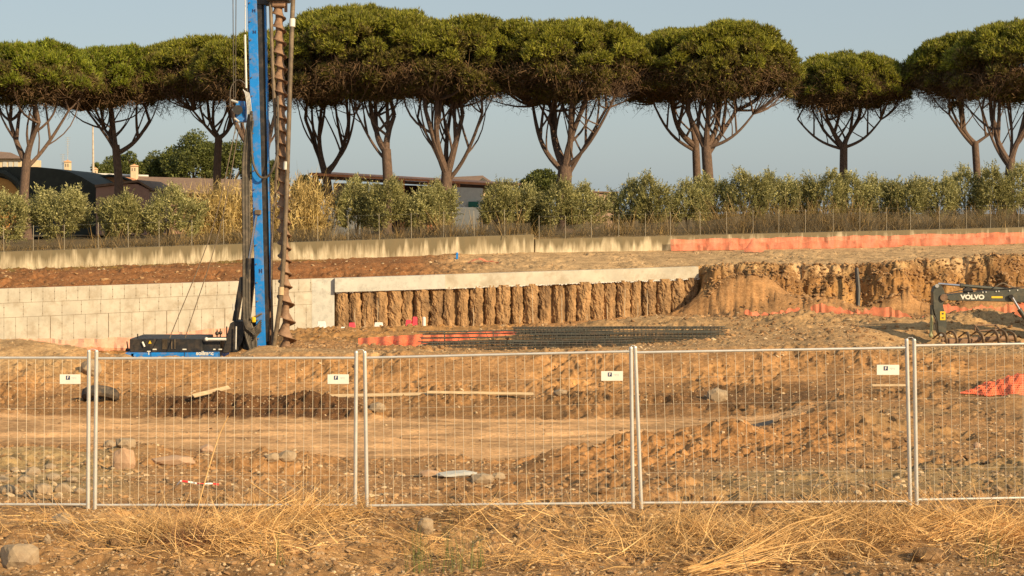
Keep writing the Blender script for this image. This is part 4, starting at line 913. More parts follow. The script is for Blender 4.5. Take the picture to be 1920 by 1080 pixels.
for px in (322, 328): MB(ro).box(rp(px, 645, -.22), (.04, .03, .45)).build('door_handle', M['pole'], hs)
for (px, h) in ((258, 620), (300, 628), (362, 628), (407, 612), (413, 610), (425, 606)): MB(ro).tube([rp(px, 634, .3), rp(px, h+6, .3)], .03, 5).build('vent_stub', M['dark'], rig)
MB(ro).ball(rp(407, 625, .3), .10, 5).ball(rp(413.5, 624, .3), .09, 5).build('filter_cap', M['dark'], rig, True)
MB(ro).box(rp(253, 667, -.2), (.28, .5, .30)).build('lamp_bracket', M['white'], rig, bevel=.03); MB(ro).tube([rp(253, 666, -.47), rp(253, 666, -.5)], .07, 10).build('lens', M['blue'], rig)
MB(ro).tube([rp(238, 640, .6), rp(240, 656, .6)], .03, 5).tube([rp(246, 638, .6), rp(245, 656, .6)], .03, 5).tube([rp(236, 656, .6), rp(255, 658, .6)], .08, 6).build('tow_gear', M['dark'], rig)
def text(s_, c, h, m, parent, name, ext=.006, rot=0, weight=.0):
    cu = bpy.data.curves.new(name, 'FONT'); cu.body = s_; cu.size = h; cu.align_x = 'CENTER'; cu.align_y = 'CENTER'; cu.extrude = ext; cu.offset = weight
    ob = bpy.data.objects.new(name+'_tmp', cu); C.objects.link(ob); dg = bpy.context.evaluated_depsgraph_get(); dg.update()
    me = bpy.data.meshes.new_from_object(ob.evaluated_get(dg)); bpy.data.objects.remove(ob)
    o = bpy.data.objects.new(name, me); me.materials.clear(); me.materials.append(m); link(o, parent)
    base = Vector((0, 0, 0)); p_ = parent
    while p_ is not None: base += p_.location; p_ = p_.parent
    o.location = c-base; o.rotation_euler = (R(90), rot, 0); return o
text('soilmec', rp(384, 662.5, -.46), .26, M['white'], deck, 'lettering', weight=.008)
text('T', rp(279, 662, -.46), .24, M['white'], deck, 'lettering', weight=.01)
# undercarriage below the deck
for s_ in (-.1, 2.2):
    z0 = gz(rp(334, 0).x, RD)-.0; z1 = ro.z; c = rp(345, 700, s_); c.z = -3.55
    tr = MB(ro); pts = []
    for k in range(33):
        a = 6.2832*k/32; pts.append(c+Vector((math.copysign(1.7, math.cos(a)) + .5*math.cos(a), 0, .5*math.sin(a))))
    vs = []; fs = []
    for k in range(32): vs += [pts[k]+Vector((0, -.35, 0)), pts[k]+Vector((0, .35, 0))]
    for k in range(32): k2 = (k+1) % 32; fs.append((2*k, 2*k+1, 2*k2+1, 2*k2))
    fs.append(tuple(range(0, 64, 2))[::-1]); fs.append(tuple(range(1, 64, 2))); tr.add(vs, fs); tr.build('crawler_track', M['dark'], rig)
c = rp(345, 690, 1.1); c.z = -3.0; MB(ro).tube([c-Vector((0, 0, .5)), c+Vector((0, 0, .3))], .8, 20).build('slew_ring', M['dark'], rig, True)
c.z = -3.4; MB(ro).box(c, (2.2, 2.2, .5)).build('chassis', M['dark'], rig)

# ---------------------------------------------------------------- excavator
ED = 72.0
ex = thing('excavator', 'dark grey excavator reaching in from the right with its arm hanging down', 'excavator', on(1985, ED+1)); eo = ex.location
def ep(px, py, d=0): return P(px, py, ED+d)
def pri(pts, d0, d1, nm, m, par=ex, bv=.02): return MB(eo).prism([pick(a, b, ED) for a, b in pts], ED+d0, ED+d1).build(nm, m, par, bevel=bv)
arm = pri([(1747, 547), (1751, 537), (1758, 533), (1764, 536), (1768, 545), (1771, 553), (1769, 562), (1766, 572), (1768, 581), (1773, 590), (1772.5, 622), (1768, 629), (1762, 629), (1757, 622), (1756, 604), (1751, 590), (1748, 578)], -.20, .20, 'stick', M['exgrey'])
boom = pri([(1769, 557), (1774, 553), (1784, 551), (1800, 549.5), (1830, 547), (1870, 544), (1905, 541), (1925, 541), (1960, 552), (2010, 585), (2030, 612), (2030, 632), (2012, 634), (1985, 605), (1950, 578), (1915, 566), (1890, 565.5), (1850, 564.5), (1800, 563.5), (1778, 563)], -.28, .28, 'boom', M['exgrey'])
MB(eo).tube([ep(1770, 558, -.32), ep(1770, 558, .32)], .17, 14).build('pivot_pin', M['rust'], boom, True)
MB(eo).tube([ep(1757, 536, -.26), ep(1757, 536, .26)], .09, 12).build('pivot_pin', M['galv'], arm, True)
MB(eo).tube([ep(1759, 532, 0), ep(1802, 535.5, 0)], .055, 10).build('cylinder_rod', M['chrome'], ex, True)
MB(eo).tube([ep(1800, 535.3, 0), ep(1806, 535.8, 0), ep(1806, 535.8, 0), ep(1925, 546, 0)], [.11, .12, .085, .085], 10).build('cylinder_barrel', M['exgrey'], ex, True)
pri([(1806, 541), (1814, 538), (1822, 541), (1824, 547), (1806, 548.5)], -.12, .12, 'cylinder_bracket', M['dark'])
for k, (a, b) in enumerate((((1772, 552), (1800, 546)), ((1800, 546), (1860, 545)), ((1860, 545), (1925, 538)))):
    for q in (-.12, .0, .12): MB(eo).tube([ep(a[0], a[1]-1, q-.1), ep(b[0], b[1]-1, q-.1)], .022, 6).build('hydraulic_line', M['dark'], ex)
bt = MB(eo)
for px in (1816, 1843, 1849, 1868, 1873, 1893, 1908): bt.tube([ep(px, 549.5+(px-1816)*-.06, -.30), ep(px, 549.5+(px-1816)*-.06, -.33)], .035, 6)
bt.build('clamp_bolt', M['white'], boom)
MB(eo).tube(curve([ep(1866, 538, -.2), ep(1880, 531, -.2), ep(1895, 537, -.2), ep(1925, 543, -.2)], 6), .03, 6).build('hydraulic_line', M['pole'], ex)
text('VOLVO', ep(1823.5, 557.3, -.285), .285, M['white'], boom, 'lettering', weight=.014).scale = (1.15, 1, 1)
MB(eo).box(ep(1869.5, 557.3, -.285), (.52, .01, .09)).build('yellow_stripe', M['yellow'], boom)
MB(eo).box(ep(1767.7, 592, -.21), (.25, .012, .41)).build('warning_plate', M['yellow'], arm)
bt = MB(eo); bt.box(ep(1767.7, 588, -.222), (.09, .005, .08)); bt.box(ep(1767.7, 596, -.222), (.10, .005, .05)); bt.build('plate_print', M['exgrey'], arm)
MB(eo).tube([ep(1748, 572, -.05), ep(1747.5, 590, -.05)], .10, 10).build('cylinder_barrel', M['exgrey'], ex, True)
MB(eo).tube([ep(1747.5, 588, -.05), ep(1745.5, 628, -.05)], .07, 10).ball(ep(1745.3, 629, -.05), .11, 5).build('bucket_link', simple('faded_green', (.32, .32, .17), .6, 0, .2, 4), ex, True)
MB(eo).tube(curve([ep(1749, 590, -.2), ep(1755, 600, -.25), ep(1755, 618, -.25), ep(1762, 632, -.2)], 6), .025, 6).build('hydraulic_line', M['dark'], ex)
MB(eo).tube([ep(1765, 627, -.24), ep(1765, 627, .24)], .08, 10).build('pivot_pin', M['galv'], arm, True)
MB(eo).tube([ep(1898, 558, -.4), ep(1912, 581, -.4)], .06, 10).build('cylinder_rod', M['chrome'], ex, True)
MB(eo).tube([ep(1911, 580, -.4), ep(1950, 636, -.35)], .11, 10).build('cylinder_barrel', M['exgrey'], ex, True)
MB(eo).tube([ep(1896, 556, -.45), ep(1896, 556, .45)], .10, 10).build('pivot_pin', M['dark'], ex, True)
body = MB(eo).box(eo+Vector((2.5, .6, 1.75)), (4.0, 2.7, 1.1)).build('body', M['exgrey'], ex, bevel=.1)
cab = MB(eo).box(eo+Vector((1.4, -.35, 2.6)), (1.6, 1.0, 1.5)).build('cab', M['dark'], ex, bevel=.08)
MB(eo).box(eo+Vector((1.35, -.87, 2.75)), (1.2, .02, .9)).build('cab_window', simple('glass_dark', (.05, .07, .08), .08, 0, .1, 1), cab)
for s_ in (-.9, 2.1):
    pts = []
    for k in range(32): a = 6.2832*k/32; pts.append(eo+Vector((2.2+math.copysign(1.6, math.cos(a))+.45*math.cos(a), s_, .45+.45*math.sin(a))))
    vs = [];
    for p in pts: vs += [p+Vector((0, -.3, 0)), p+Vector((0, .3, 0))]
    tr = MB(eo); tr.add(vs, [(2*k, 2*k+1, 2*((k+1) % 32)+1, 2*((k+1) % 32)) for k in range(32)]+[tuple(range(0, 64, 2))[::-1], tuple(range(1, 64, 2))]); tr.build('crawler_track', M['dark'], ex)
# ribbed bucket lying at the foot of the arm
go_ = on(1830, 70.5); sk = thing('skeleton_bucket', 'rusty skeleton bucket with a row of curved steel ribs below the excavator arm', 'bucket', go_)
m_rib = simple('worn_rib', (.26, .18, .11), .5, .5, .3, 4, (.12, .07, .04), .6, 3)
for k, (x0, y0, x1, y1) in enumerate(((1766, 624, 1776, 644), (1784, 621, 1796, 646), (1813, 623, 1819, 650), (1833, 622, 1846, 646), (1862, 619, 1874, 642), (1876, 618, 1890, 641), (1892, 622, 1906, 638))):
    d0 = -1.2; a, b, c = P(x0, y0, 70.5), P(lerp(x0, x1, .75), lerp(y0, y1, .35), 70.0), P(x1, y1+4, 70.0)
    q = curve([a+Vector((-.25, .5, -.28)), a+Vector((0, .1, 0)), b, c], 6); mb = MB(go_)
    vs = []; fs = []
    for p in q: vs += [p+Vector((-.03, -.06, .03)), p+Vector((.03, -.06, .03)), p+Vector((.05, .10, -.05)), p+Vector((-.05, .10, -.05))]
    for i in range(len(q)-1):
        for e in range(4): fs.append((i*4+e, i*4+(e+1) % 4, i*4+4+(e+1) % 4, i*4+4+e))
    mb.add(vs, fs); mb.build('rib', m_rib, sk)
MB(go_).tube([P(1766, 640, 70.9), P(1905, 634, 70.9)], .13, 8).build('axle_beam', M['rust'], sk, True)
MB(go_).box(P(1800, 641, 70.6), (1.1, .3, .3)).build('rust_plate', M['rust'], sk, bevel=.03)
mb = MB(go_); fr = [P(1828, 610, 71.8), P(1866, 609, 71.8), P(1876, 618, 71.2), P(1836, 620, 71.2)]
for i in range(4): mb.tube([fr[i], fr[(i+1) % 4]], .035, 6)
for p in fr: mb.tube([p, p+Vector((.05, .1, -.45))], .03, 6)
mb.build('top_frame', M['rust'], sk)

# ---------------------------------------------------------------- trees
def skel(mb, a, b, r0, r1, wob, n=6, sides=6, up=0):
    a, b = Vector(a), Vector(b); L = (b-a).length; pts = []; s1_, s2_ = random.uniform(-1, 1), random.uniform(-1, 1)
    for k in range(n+1):
        t_ = k/n; p = lerp(a, b, t_); bell = math.sin(math.pi*t_)
        p = p+Vector((s1_*wob*L*bell, s2_*wob*L*bell, up*L*bell)); pts.append(p)
    mb.tube(pts, [lerp(r0, r1, k/n) for k in range(n+1)], sides); return pts
def pine(px, D, cpx, half, ytop, yedge, ybot, forks, label, r0=.42, by=430, m='needle', dens=1.0, twigs=1.0, seed=0, forky=None, lean=0):
    r0 *= 1.15; forks = [(a_, b_, c_*1.22) for a_, b_, c_ in forks]
    random.seed(seed); global rng; rng = np.random.default_rng(seed+50)
    base = P(px, by, D); half *= 1.22 if 560 < cpx < 1300 else (1.12 if cpx < 1400 else 1.06); root = thing('pine_tree', label, 'pine tree', base, 'umbrella pines in a row on the skyline'); o = root.location
    s_ = D/F; cx = (cpx-960)*s_; Rr = half*s_; zt_ = CZ-(ytop-HOR)*s_; yedge = ytop+62+(ytop > 90)*-6; ze = CZ-(yedge-HOR)*s_; zE = CZ-(max(174, ytop+98)-HOR)*s_; zb_ = CZ-(ybot-HOR)*s_
    fk = P(px+lean, forky, D); mb = MB(o)
    # trunk with flare and slight bends
    mid = lerp(base, fk, .5)+Vector((random.uniform(-.3, .3), 0, 0)); q = curve([base-Vector((0, 0, .4)), base+Vector((0, 0, .4)), mid, fk], 5); n = len(q)
    mb.tube(q, [r0*(1.15-.28*min(1, i/n*1.1)+(.25 if i < 2 else 0)) for i in range(n)], 12); mb.build('trunk', M['bark'], root, True)
    ends = []; lb = MB(o)
    for (ex_, ey_, rr) in forks:
        e = P(ex_, ey_, D); e.y += random.uniform(-.5, .5)*Rr*.7; out_ = min(1, abs(ex_-px)/70); a = fk-Vector((0, 0, random.uniform(.0, .3)+.9*out_*random.random()))
        pts = skel(lb, a, e, rr, rr*.5, .085, 10, 8, -.03-.07*out_)
        for kb in random.sample((3, 4, 5, 6, 7, 8), 2):
            st_ = pts[kb]; sg = random.choice((-1, 1)); e2 = Vector((st_.x+sg*random.uniform(.3, 2.8), st_.y+random.uniform(-1.5, 1.5), max(st_.z+.7, zE+random.uniform(-.4, 1.2)))); skel(lb, st_, e2, rr*.38, rr*.16, .12, 6, 6, -.10); ends.append((e2, rr*.16)); ends.append((e, rr*.6)); ends.append((pts[6], rr*.6))
    # clump centres on the dome
    cl = []; Rr *= 1.13; nC = int(3.6*Rr*Rr*dens)+10
    for k in range(nC):
        for _ in range(20):
            rr = math.sqrt((k+.5)/nC)*1.0; a = k*2.39996+random.uniform(-.25, .25); rr = min(1, max(0, rr+random.uniform(-.06, .06)))
            break
        x_ = cx+math.cos(a)*rr*Rr*.93; y_ = D+math.sin(a)*rr*Rr*.93; zz = zt_-(zt_-ze)*(.10*rr**2+.90*rr**7)-random.uniform(0, .05)*(zt_-ze); zz -= 1.1
        zz += float(fbm(np.array([x_]), np.array([y_]), 3.0, 2, seed)[0])*.8
        cl.append((x_, y_, zz, random.uniform(.6, 1.05)))
    nS = int(Rr*20*dens)   # side clumps below the rim, front and back
    for k in range(nS):
        a = random.uniform(0, 6.283); rr = random.uniform(.6, 1.0); zz = lerp(ze, lerp(zE, zb_, (1-rr)*.3)+.4, random.random()**1.2)+random.uniform(0, .5)*(zt_-ze)*(1-rr**3); cl.append((cx+math.cos(a)*rr*Rr*.9, D+math.sin(a)*rr*Rr*.9, zz, random.uniform(.55, .95)))
    for k in range(int(Rr*11*dens)):
        a = random.uniform(0, 6.283); rr = random.uniform(.1, .92); und = zb_+.9+(zE-zb_)*rr**.9+1.0*math.sin(a*3+seed)*rr; cl.append((cx+math.cos(a)*rr*Rr, D+math.sin(a)*rr*Rr, und+random.uniform(.0, 1.3), random.uniform(.45, .8)))
    isd = np.arange(len(cl)) >= nC; cl = np.array(cl)
    # secondary limbs
    sub = MB(o)
    for (x_, y_, z_, r_) in cl[::2]:
        c_ = Vector((x_, y_, z_)); e, er = min(ends, key=lambda q_: (q_[0]-c_).length+random.uniform(0, 2)); skel(sub, e, c_-Vector((0, 0, .3)), min(.13, er*.7), .025, .09, 5, 5, -.08)
    for (e, er) in ends[::2]:
        c_ = Vector((lerp(e.x, cx, .2)+random.uniform(-1, 1), e.y, lerp(e.z, zt_, .6))); skel(lb, e, c_, er, er*.4, .06, 5, 6)
    lb.build('limb', M['bark'], root, True); sub.build('branchlets', M['bark'], root, False)
    # needle tufts
    per = 125; n = len(cl)*per; ci = np.repeat(np.arange(len(cl)), per); dirs = rng.normal(size=(n, 3)); dirs[:, 2] = np.abs(dirs[:, 2])*1.1-.35; dirs = unit(dirs)
    rad = cl[ci, 3]*(.62+.42*rng.random(n)); pos = cl[ci, :3]+dirs*rad[:, None]*np.array([1, 1, .85])
    # four needle blades per tuft
    pos = np.repeat(pos, 4, 0); dd = unit(np.repeat(dirs, 4, 0)*.7+rng.normal(size=(n*4, 3))*.55+np.array([0, 0, .55]))
    L = .22+.22*rng.random(n*4); side = unit(np.cross(dd, rng.normal(size=(n*4, 3)))); wd = .07+.06*rng.random(n*4)
    V = np.stack([pos-side*wd[:, None]/2, pos+side*wd[:, None]/2, pos+dd*L[:, None]], 1).reshape(-1, 3)-np.array(o)
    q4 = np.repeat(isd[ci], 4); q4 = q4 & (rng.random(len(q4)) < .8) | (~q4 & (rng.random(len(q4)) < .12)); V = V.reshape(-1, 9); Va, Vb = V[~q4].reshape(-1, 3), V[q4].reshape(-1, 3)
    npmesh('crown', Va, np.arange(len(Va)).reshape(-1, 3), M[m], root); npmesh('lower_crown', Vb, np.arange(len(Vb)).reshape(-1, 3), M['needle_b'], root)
    # bare brown twigs in the lower half
    nt_ = int(2300*Rr/5*twigs); a = rng.random(nt_)*6.283; rr = np.sqrt(rng.random(nt_)); x_ = cx+np.cos(a)*rr*Rr*.97; y_ = D+np.sin(a)*rr*Rr*.97
    hb = zb_+.5+(zE-zb_-.2)*rr**.9; ht = hb+1.6+(1-rr)*2.6; hb = hb+1.0*np.sin(a*3+seed)*rr; z_ = hb-.2+(ht-hb)*rng.random(nt_)**.8
    d = unit(np.stack([np.cos(a)*(.5+rng.normal(size=nt_)*.6), np.sin(a)*.5+rng.normal(size=nt_)*.5, rng.normal(size=nt_)*.55-.12], 1))
    V, Fa = blades(np.stack([x_, y_, z_], 1)-np.array(o), d, .4+.8*rng.random(nt_), .02+.035*rng.random(nt_), .3, None, '', segs=2)
    # wispy dead needles
    n2 = int(nt_*2.6); j = rng.integers(0, nt_, n2); p = np.stack([x_, y_, z_], 1)[j]-np.array(o)+rng.normal(size=(n2, 3))*.28; d2 = unit(rng.normal(size=(n2, 3))+np.array([0, 0, -.2])); V2, F2 = blades(p, d2, .16+.22*rng.random(n2), .035+.035*rng.random(n2), .1, None, '', segs=1)
    me_o = npmesh('dead_twigs', np.concatenate([V]), np.concatenate([Fa]), M['twig'], root)
    npmesh('dead_needles', V2, F2, M['twig'], root)
    return root
DF, DB = 130, 141
pine(50, DF, 30, 118, 80, 165, 225, [(8, 225, .24), (78, 232, .26), (120, 205, .16)], 'leftmost umbrella pine with a wide Y shaped trunk', .36, forky=298, m='needle_y', seed=1, by=440)
pine(217, DB, 205, 122, 92, 165, 228, [(185, 240, .2), (212, 215, .2), (275, 225, .2), (160, 205, .14)], 'dark trunked umbrella pine above the pink house, left of the rig', .36, forky=272, m='needle_y', seed=2)
pine(410, DB, 385, 108, 66, 160, 225, [(392, 225, .22), (430, 232, .2), (370, 210, .15)], 'umbrella pine with a dark straight trunk just left of the rig', .34, forky=255, seed=3)
pine(498, DF, 480, 92, 58, 165, 225, [(445, 225, .26), (470, 200, .18), (520, 210, .2)], 'umbrella pine mostly hidden behind the rig mast', .34, forky=290, seed=4)
pine(622, DB, 600, 88, 60, 160, 225, [(570, 222, .22), (600, 205, .22), (650, 228, .22), (665, 215, .14)], 'umbrella pine with a dark bent trunk right of the auger', .38, forky=318, seed=5, lean=-12)
pine(724, DF, 690, 122, 14, 130, 215, [(702, 215, .26), (738, 215, .28), (665, 205, .12)], 'tallest umbrella pine with a lit trunk forked in a narrow V', .40, forky=280, seed=6)
pine(838, DF, 832, 118, 32, 135, 222, [(800, 210, .28), (822, 190, .26), (868, 215, .28), (905, 215, .17), (782, 220, .15), (845, 200, .2)], 'umbrella pine with a thick trunk splitting into many limbs left of the middle', .46, forky=322, seed=7)
pine(1060, DF, 1055, 132, 40, 140, 225, [(1000, 195, .22), (1035, 205, .34), (1068, 210, .28), (1098, 190, .26), (1135, 205, .18), (1150, 185, .15)], 'massive umbrella pine right of the middle with a wide fan of limbs', .60, forky=312, seed=8)
pine(1312, DB, 1235, 96, 56, 150, 220, [(1260, 205, .26), (1290, 190, .24), (1225, 195, .14)], 'dark trunked umbrella pine leaning left behind the twin trunk', .34, forky=262, seed=9, lean=-8)
pine(1332, DF, 1348, 120, 44, 150, 225, [(1290, 215, .26), (1330, 190, .24), (1352, 200, .24), (1385, 205, .24), (1410, 215, .13)], 'large umbrella pine in front of the twin trunk, with the lit one', .42, forky=275, seed=10, lean=-8)
pine(1582, DB+3, 1592, 98, 100, 165, 236, [(1553, 225, .24), (1612, 225, .22), (1500, 222, .12), (1650, 225, .13), (1528, 200, .12)], 'isolated umbrella pine with a slim dark trunk and flat crown right of the middle', .36, forky=270, seed=11, dens=.95, twigs=1.5)
pine(1840, DB, 1797, 84, 66, 160, 225, [(1805, 222, .24), (1868, 242, .14), (1780, 215, .16)], 'umbrella pine with a dark slanting trunk near the right edge', .32, forky=265, seed=12, lean=-12, twigs=1.4)
pine(1895, DF, 1905, 108, 44, 145, 225, [(1865, 225, .26), (1925, 225, .26), (1840, 205, .13), (1900, 205, .13)], 'umbrella pine with a lit V trunk at the right edge', .38, forky=298, seed=13)

def bush(name, px, D, by, half, ytop, label, cat, m, grp=None, shoots=420, stem=True, spread=1.0, leafL=.16, leafW=.05, trunk_py=None):
    base = P(px, by, D); root = thing(name, label, cat, base, grp); o = root.location; s_ = D/F; H = (by-ytop)*s_; Rr = half*s_
    mb = MB(o)
    for k in range(5): skel(mb, base+Vector((random.uniform(-.1, .1), 0, -.2)), base+Vector((random.uniform(-.6, .6)*Rr, random.uniform(-.5, .5)*Rr, H*random.uniform(.5, .8))), .06, .015, .05, 4, 5)
    if stem: mb.build('stem', M['stem'], root)
    n = shoots; a = rng.random(n)*6.283; u = rng.random(n); ph = np.arccos(1-1.85*rng.random(n)); lumps = 1+.22*np.sin(a*3+px)+.12*np.sin(a*7+px*2)
    rr = Rr*np.sin(ph)*lumps*(.60+.36*u**.5); x_ = np.cos(a)*rr; y_ = np.sin(a)*rr; z_ = H*.48+np.cos(ph)*H*.44*(.7+.3*u)+.10*H*np.sin(x_/Rr*5+px)
    out = unit(np.stack([np.cos(a)*np.sin(ph), np.sin(a)*np.sin(ph), np.cos(ph)*.6+.75*spread], 1)+rng.normal(size=(n, 3))*.22)
    p0 = np.stack([x_, y_, z_], 1); SL = .3+.65*rng.random(n)**2; k = 16
    tt = np.tile(np.linspace(0, 1, k), n); P0 = np.repeat(p0, k, 0)+np.repeat(out, k, 0)*(tt*np.repeat(SL, k))[:, None]
    dd = unit(np.repeat(out, k, 0)*.8+rng.normal(size=(n*k, 3))*.6); L = leafL*(.7+.6*rng.random(n*k)); sd_ = unit(np.cross(dd, rng.normal(size=(n*k, 3)))); wd = leafW*(.7+.6*rng.random(n*k))
    V = np.stack([P0, P0+dd*(L*.5)[:, None]+sd_*wd[:, None]/2, P0+dd*L[:, None], P0+dd*(L*.5)[:, None]-sd_*wd[:, None]/2], 1).reshape(-1, 3)
    npmesh('foliage', V, np.arange(len(V)).reshape(-1, 4), M[m], root)
    return root
G = 'olive shrubs along the boundary wall'
random.seed(9); rng = np.random.default_rng(12)
OL = [(-60, 345, 50, 'olive shrub cut off beyond the left edge'), (10, 345, 48, 'olive shrub at the left edge in front of the ochre gable'), (112, 345, 62, 'broad rounded olive shrub below the dark barrel roof'), (226, 358, 44, 'small round olive shrub in front of the pink house'),
      (322, 345, 58, 'dense olive shrub just left of the tall dry canes'), (668, 336, 42, 'olive shrub right of the dark bent pine trunk'), (722, 334, 42, 'olive shrub below the V forked pine'), (792, 345, 44, 'olive shrub left of the thick pine trunk under the canopy roof'),
      (826, 344, 28, 'olive shrub hiding the foot of the thick many limbed pine'), (932, 342, 32, 'olive shrub right of the pale wall and green panel'), (972, 334, 38, 'tall olive shrub in front of the small rounded tree'), (1003, 378, 34, 'low yellowish olive shrub in front of its taller neighbours'),
      (1050, 340, 50, 'olive shrub at the foot of the massive pine'), (1095, 345, 40, 'olive shrub left of the pale gap with dry brush'), (1182, 338, 42, 'olive shrub right of the pale gap with dry brush'), (1222, 330, 34, 'narrow olive shrub with a pointed top right of the gap'),
      (1290, 335, 44, 'olive shrub left of the twin pine trunks'), (1336, 328, 40, 'olive shrub hiding the foot of the twin pine trunks'), (1405, 322, 44, 'olive shrub above the tall brown brush, first of the right hedge'), (1455, 322, 44, 'olive shrub second in the long right hedge'),
      (1500, 320, 40, 'dark olive shrub third in the long right hedge'), (1545, 312, 44, 'pale tall olive shrub left of the isolated pine'), (1598, 325, 42, 'olive shrub at the foot of the isolated pine'), (1650, 322, 42, 'olive shrub right of the isolated pine, beside a dark gap'),
      (1702, 316, 46, 'pale olive shrub between the isolated pine and the slanting one'), (1758, 320, 42, 'olive shrub left of the slanting dark pine trunk'), (1812, 314, 44, 'bushy olive shrub at the foot of the slanting dark pine'), (1862, 318, 44, 'olive shrub between the last two pine trunks'), (1912, 315, 44, 'olive shrub at the right edge'), (1965, 318, 46, 'olive shrub cut off beyond the right edge')]
for i, (px, yt, hf, lb_) in enumerate(OL):
    bush('olive_shrub', px, 113.5+.219*t_of(px)*110+(i % 3)*.9, utop(px)-12 if yt < 370 else utop(px)-4, hf*random.uniform(.74, .9), yt+(random.uniform(3, 14) if px < 1380 else random.uniform(-2, 26)), lb_, 'olive shrub', 'olive' if i % 3 else 'olive_d', G, shoots=int(13*hf)+200, leafL=.20, leafW=.062)
# background leafy trees
def leafy(px, D, by, half, ytop, label, m='broad', n=2200, name='leafy_tree'):
    base = P(px, by, D); root = thing(name, label, 'tree', base); o = root.location; s_ = D/F; Rr = half*s_; top = CZ-(ytop-HOR)*s_
    mb = MB(o); H = top-base.z; skel(mb, base-Vector((0, 0, .3)), base+Vector((0, 0, H*.55)), .3, .16, .03, 6, 8)
    for k in range(6): skel(mb, base+Vector((0, 0, H*.4)), base+Vector((random.uniform(-.7, .7)*Rr, random.uniform(-.5, .5)*Rr, H*random.uniform(.6, .85))), .12, .03, .06, 4, 5)
    mb.build('trunk', M['bark'], root, True)
    nc = int(14+Rr*6); cl = []
    for k in range(nc): a = random.uniform(0, 6.28); e = math.acos(1-1.5*random.random()); q = random.uniform(.55, .85); cl.append((math.cos(a)*math.sin(e)*Rr*q, math.sin(a)*math.sin(e)*Rr*q, H*.62+math.cos(e)*H*.30*q, random.uniform(.22, .36)*min(Rr, H*.45)))
    cl = np.array(cl); per = 420; N_ = nc*per; ci = np.repeat(np.arange(nc), per); d = unit(rng.normal(size=(N_, 3))); p = cl[ci, :3]+d*(cl[ci, 3]*(.7+.35*rng.random(N_)))[:, None]
    dd = unit(d*.6+rng.normal(size=(N_, 3))*.7); sd_ = unit(np.cross(dd, rng.normal(size=(N_, 3)))); L = .22+.22*rng.random(N_); wd = .12+.1*rng.random(N_)
    V = np.stack([p, p+dd*(L*.5)[:, None]+sd_*wd[:, None]/2, p+dd*L[:, None], p+dd*(L*.5)[:, None]-sd_*wd[:, None]/2], 1).reshape(-1, 3)
    npmesh('crown', V, np.arange(len(V)).reshape(-1, 4), M[m], root)
leafy(192, 205, 420, 30, 292, 'small leafy tree left of the dark trunk beyond the long roof')
leafy(236, 210, 420, 42, 272, 'pale leafy tree behind the chimney beyond the long roof')
leafy(300, 212, 420, 50, 278, 'low leafy tree between the chimney and the tall round one')
leafy(362, 208, 420, 62, 238, 'tallest leafy tree in the clump beyond the long roof')
leafy(432, 210, 420, 52, 252, 'leafy tree behind the canes at the right of the clump')
leafy(505, 214, 420, 45, 292, 'leafy tree seen low between the mast and the auger')
leafy(572, 150, 425, 36, 322, 'dark low tree at the left end of the canopy roof', 'olive_d')
leafy(1012, 180, 425, 40, 310, 'small rounded tree between the canopy roof and the massive pine')

# canes and weeds (nobody could count them)
def patch(items, m, name, label, kind='stuff', lean=.12, wid=.035, segs=3, bend=.12, cat=None):
    Vs = []; Fs = []; nb = 0
    for (px, D, half, by, ytop, n) in items:
        s_ = D/F; X = (px-960)*s_+rng.normal(size=n)*half*s_*.5; Y = D+rng.normal(size=n)*.5; zb0 = CZ-(by-HOR)*s_; H = (by-ytop)*s_*(.45+.6*rng.random(n))
        fanx = (X-(px-960)*s_)/(half*s_)*.30; d = unit(np.stack([fanx+lean*rng.normal(size=n), lean*rng.normal(size=n), np.ones(n)], 1)); V, Fa = blades(np.stack([X, Y, np.full(n, zb0)], 1), d, H, wid*(.6+.8*rng.random(n)), bend, None, '', segs=segs); Vs.append(V); Fs.append(Fa+nb); nb += len(V)
        if name == 'giant_reeds':   # cane leaves
            k = 7; q = np.repeat(np.arange(n), k); tt = .25+.75*rng.random(n*k); p = np.stack([X, Y, np.full(n, zb0)], 1)[q]+d[q]*(H[q]*tt)[:, None]; d2 = unit(d[q]*.7+rng.normal(size=(n*k, 3))*.5); V, Fa = blades(p, d2, .3+.3*rng.random(n*k), .05+.03*rng.random(n*k), .2, None, '', segs=2); Vs.append(V); Fs.append(Fa+nb); nb += len(V)
    return tag(npmesh(name, np.concatenate(Vs), np.concatenate(Fs), M[m]), label, kind=kind)
patch([(385, 112, 40, 458, 348, 260), (430, 112, 44, 455, 338, 330), (410, 111.5, 30, 458, 362, 160), (470, 112.5, 40, 455, 345, 160), (560, 112, 34, 448, 330, 300), (590, 112, 26, 448, 350, 170), (535, 112, 24, 448, 340, 150)], 'reed', 'giant_reeds', 'tall dry yellow canes behind the boundary wall')
it = []; 
for px in range(-280, 2300, 26): it.append((px+random.uniform(-8, 8), yu_t(t_of(px))+1.6+random.uniform(-.6, 1.2), 22, utop(px)+1, utop(px)-random.choice((10, 16, 22, 30, 38)), random.choice((70, 110, 150))))
for px in range(1340, 1640, 20): it.append((px, yu_t(t_of(px))+2.2, 20, utop(px), utop(px)-random.uniform(38, 62), 130))
for px in range(1640, 2300, 30): it.append((px, yu_t(t_of(px))+2.2, 20, utop(px), utop(px)-random.uniform(28, 42), 90))
for px in (1130, 1145, 1240, 1255): it.append((px, 112, 14, utop(px), utop(px)-40, 80))
patch(it, 'weed', 'dry_weeds', 'dry brown weeds standing behind the netted wire fence', lean=.35, wid=.05, bend=.3)
it = []
for px in range(-200, 620, 18): it.append((px, yu_t(t_of(px))-random.uniform(.5, 1.6), 12, ubot(px)-4, ubot(px)-random.uniform(9, 16), 22))
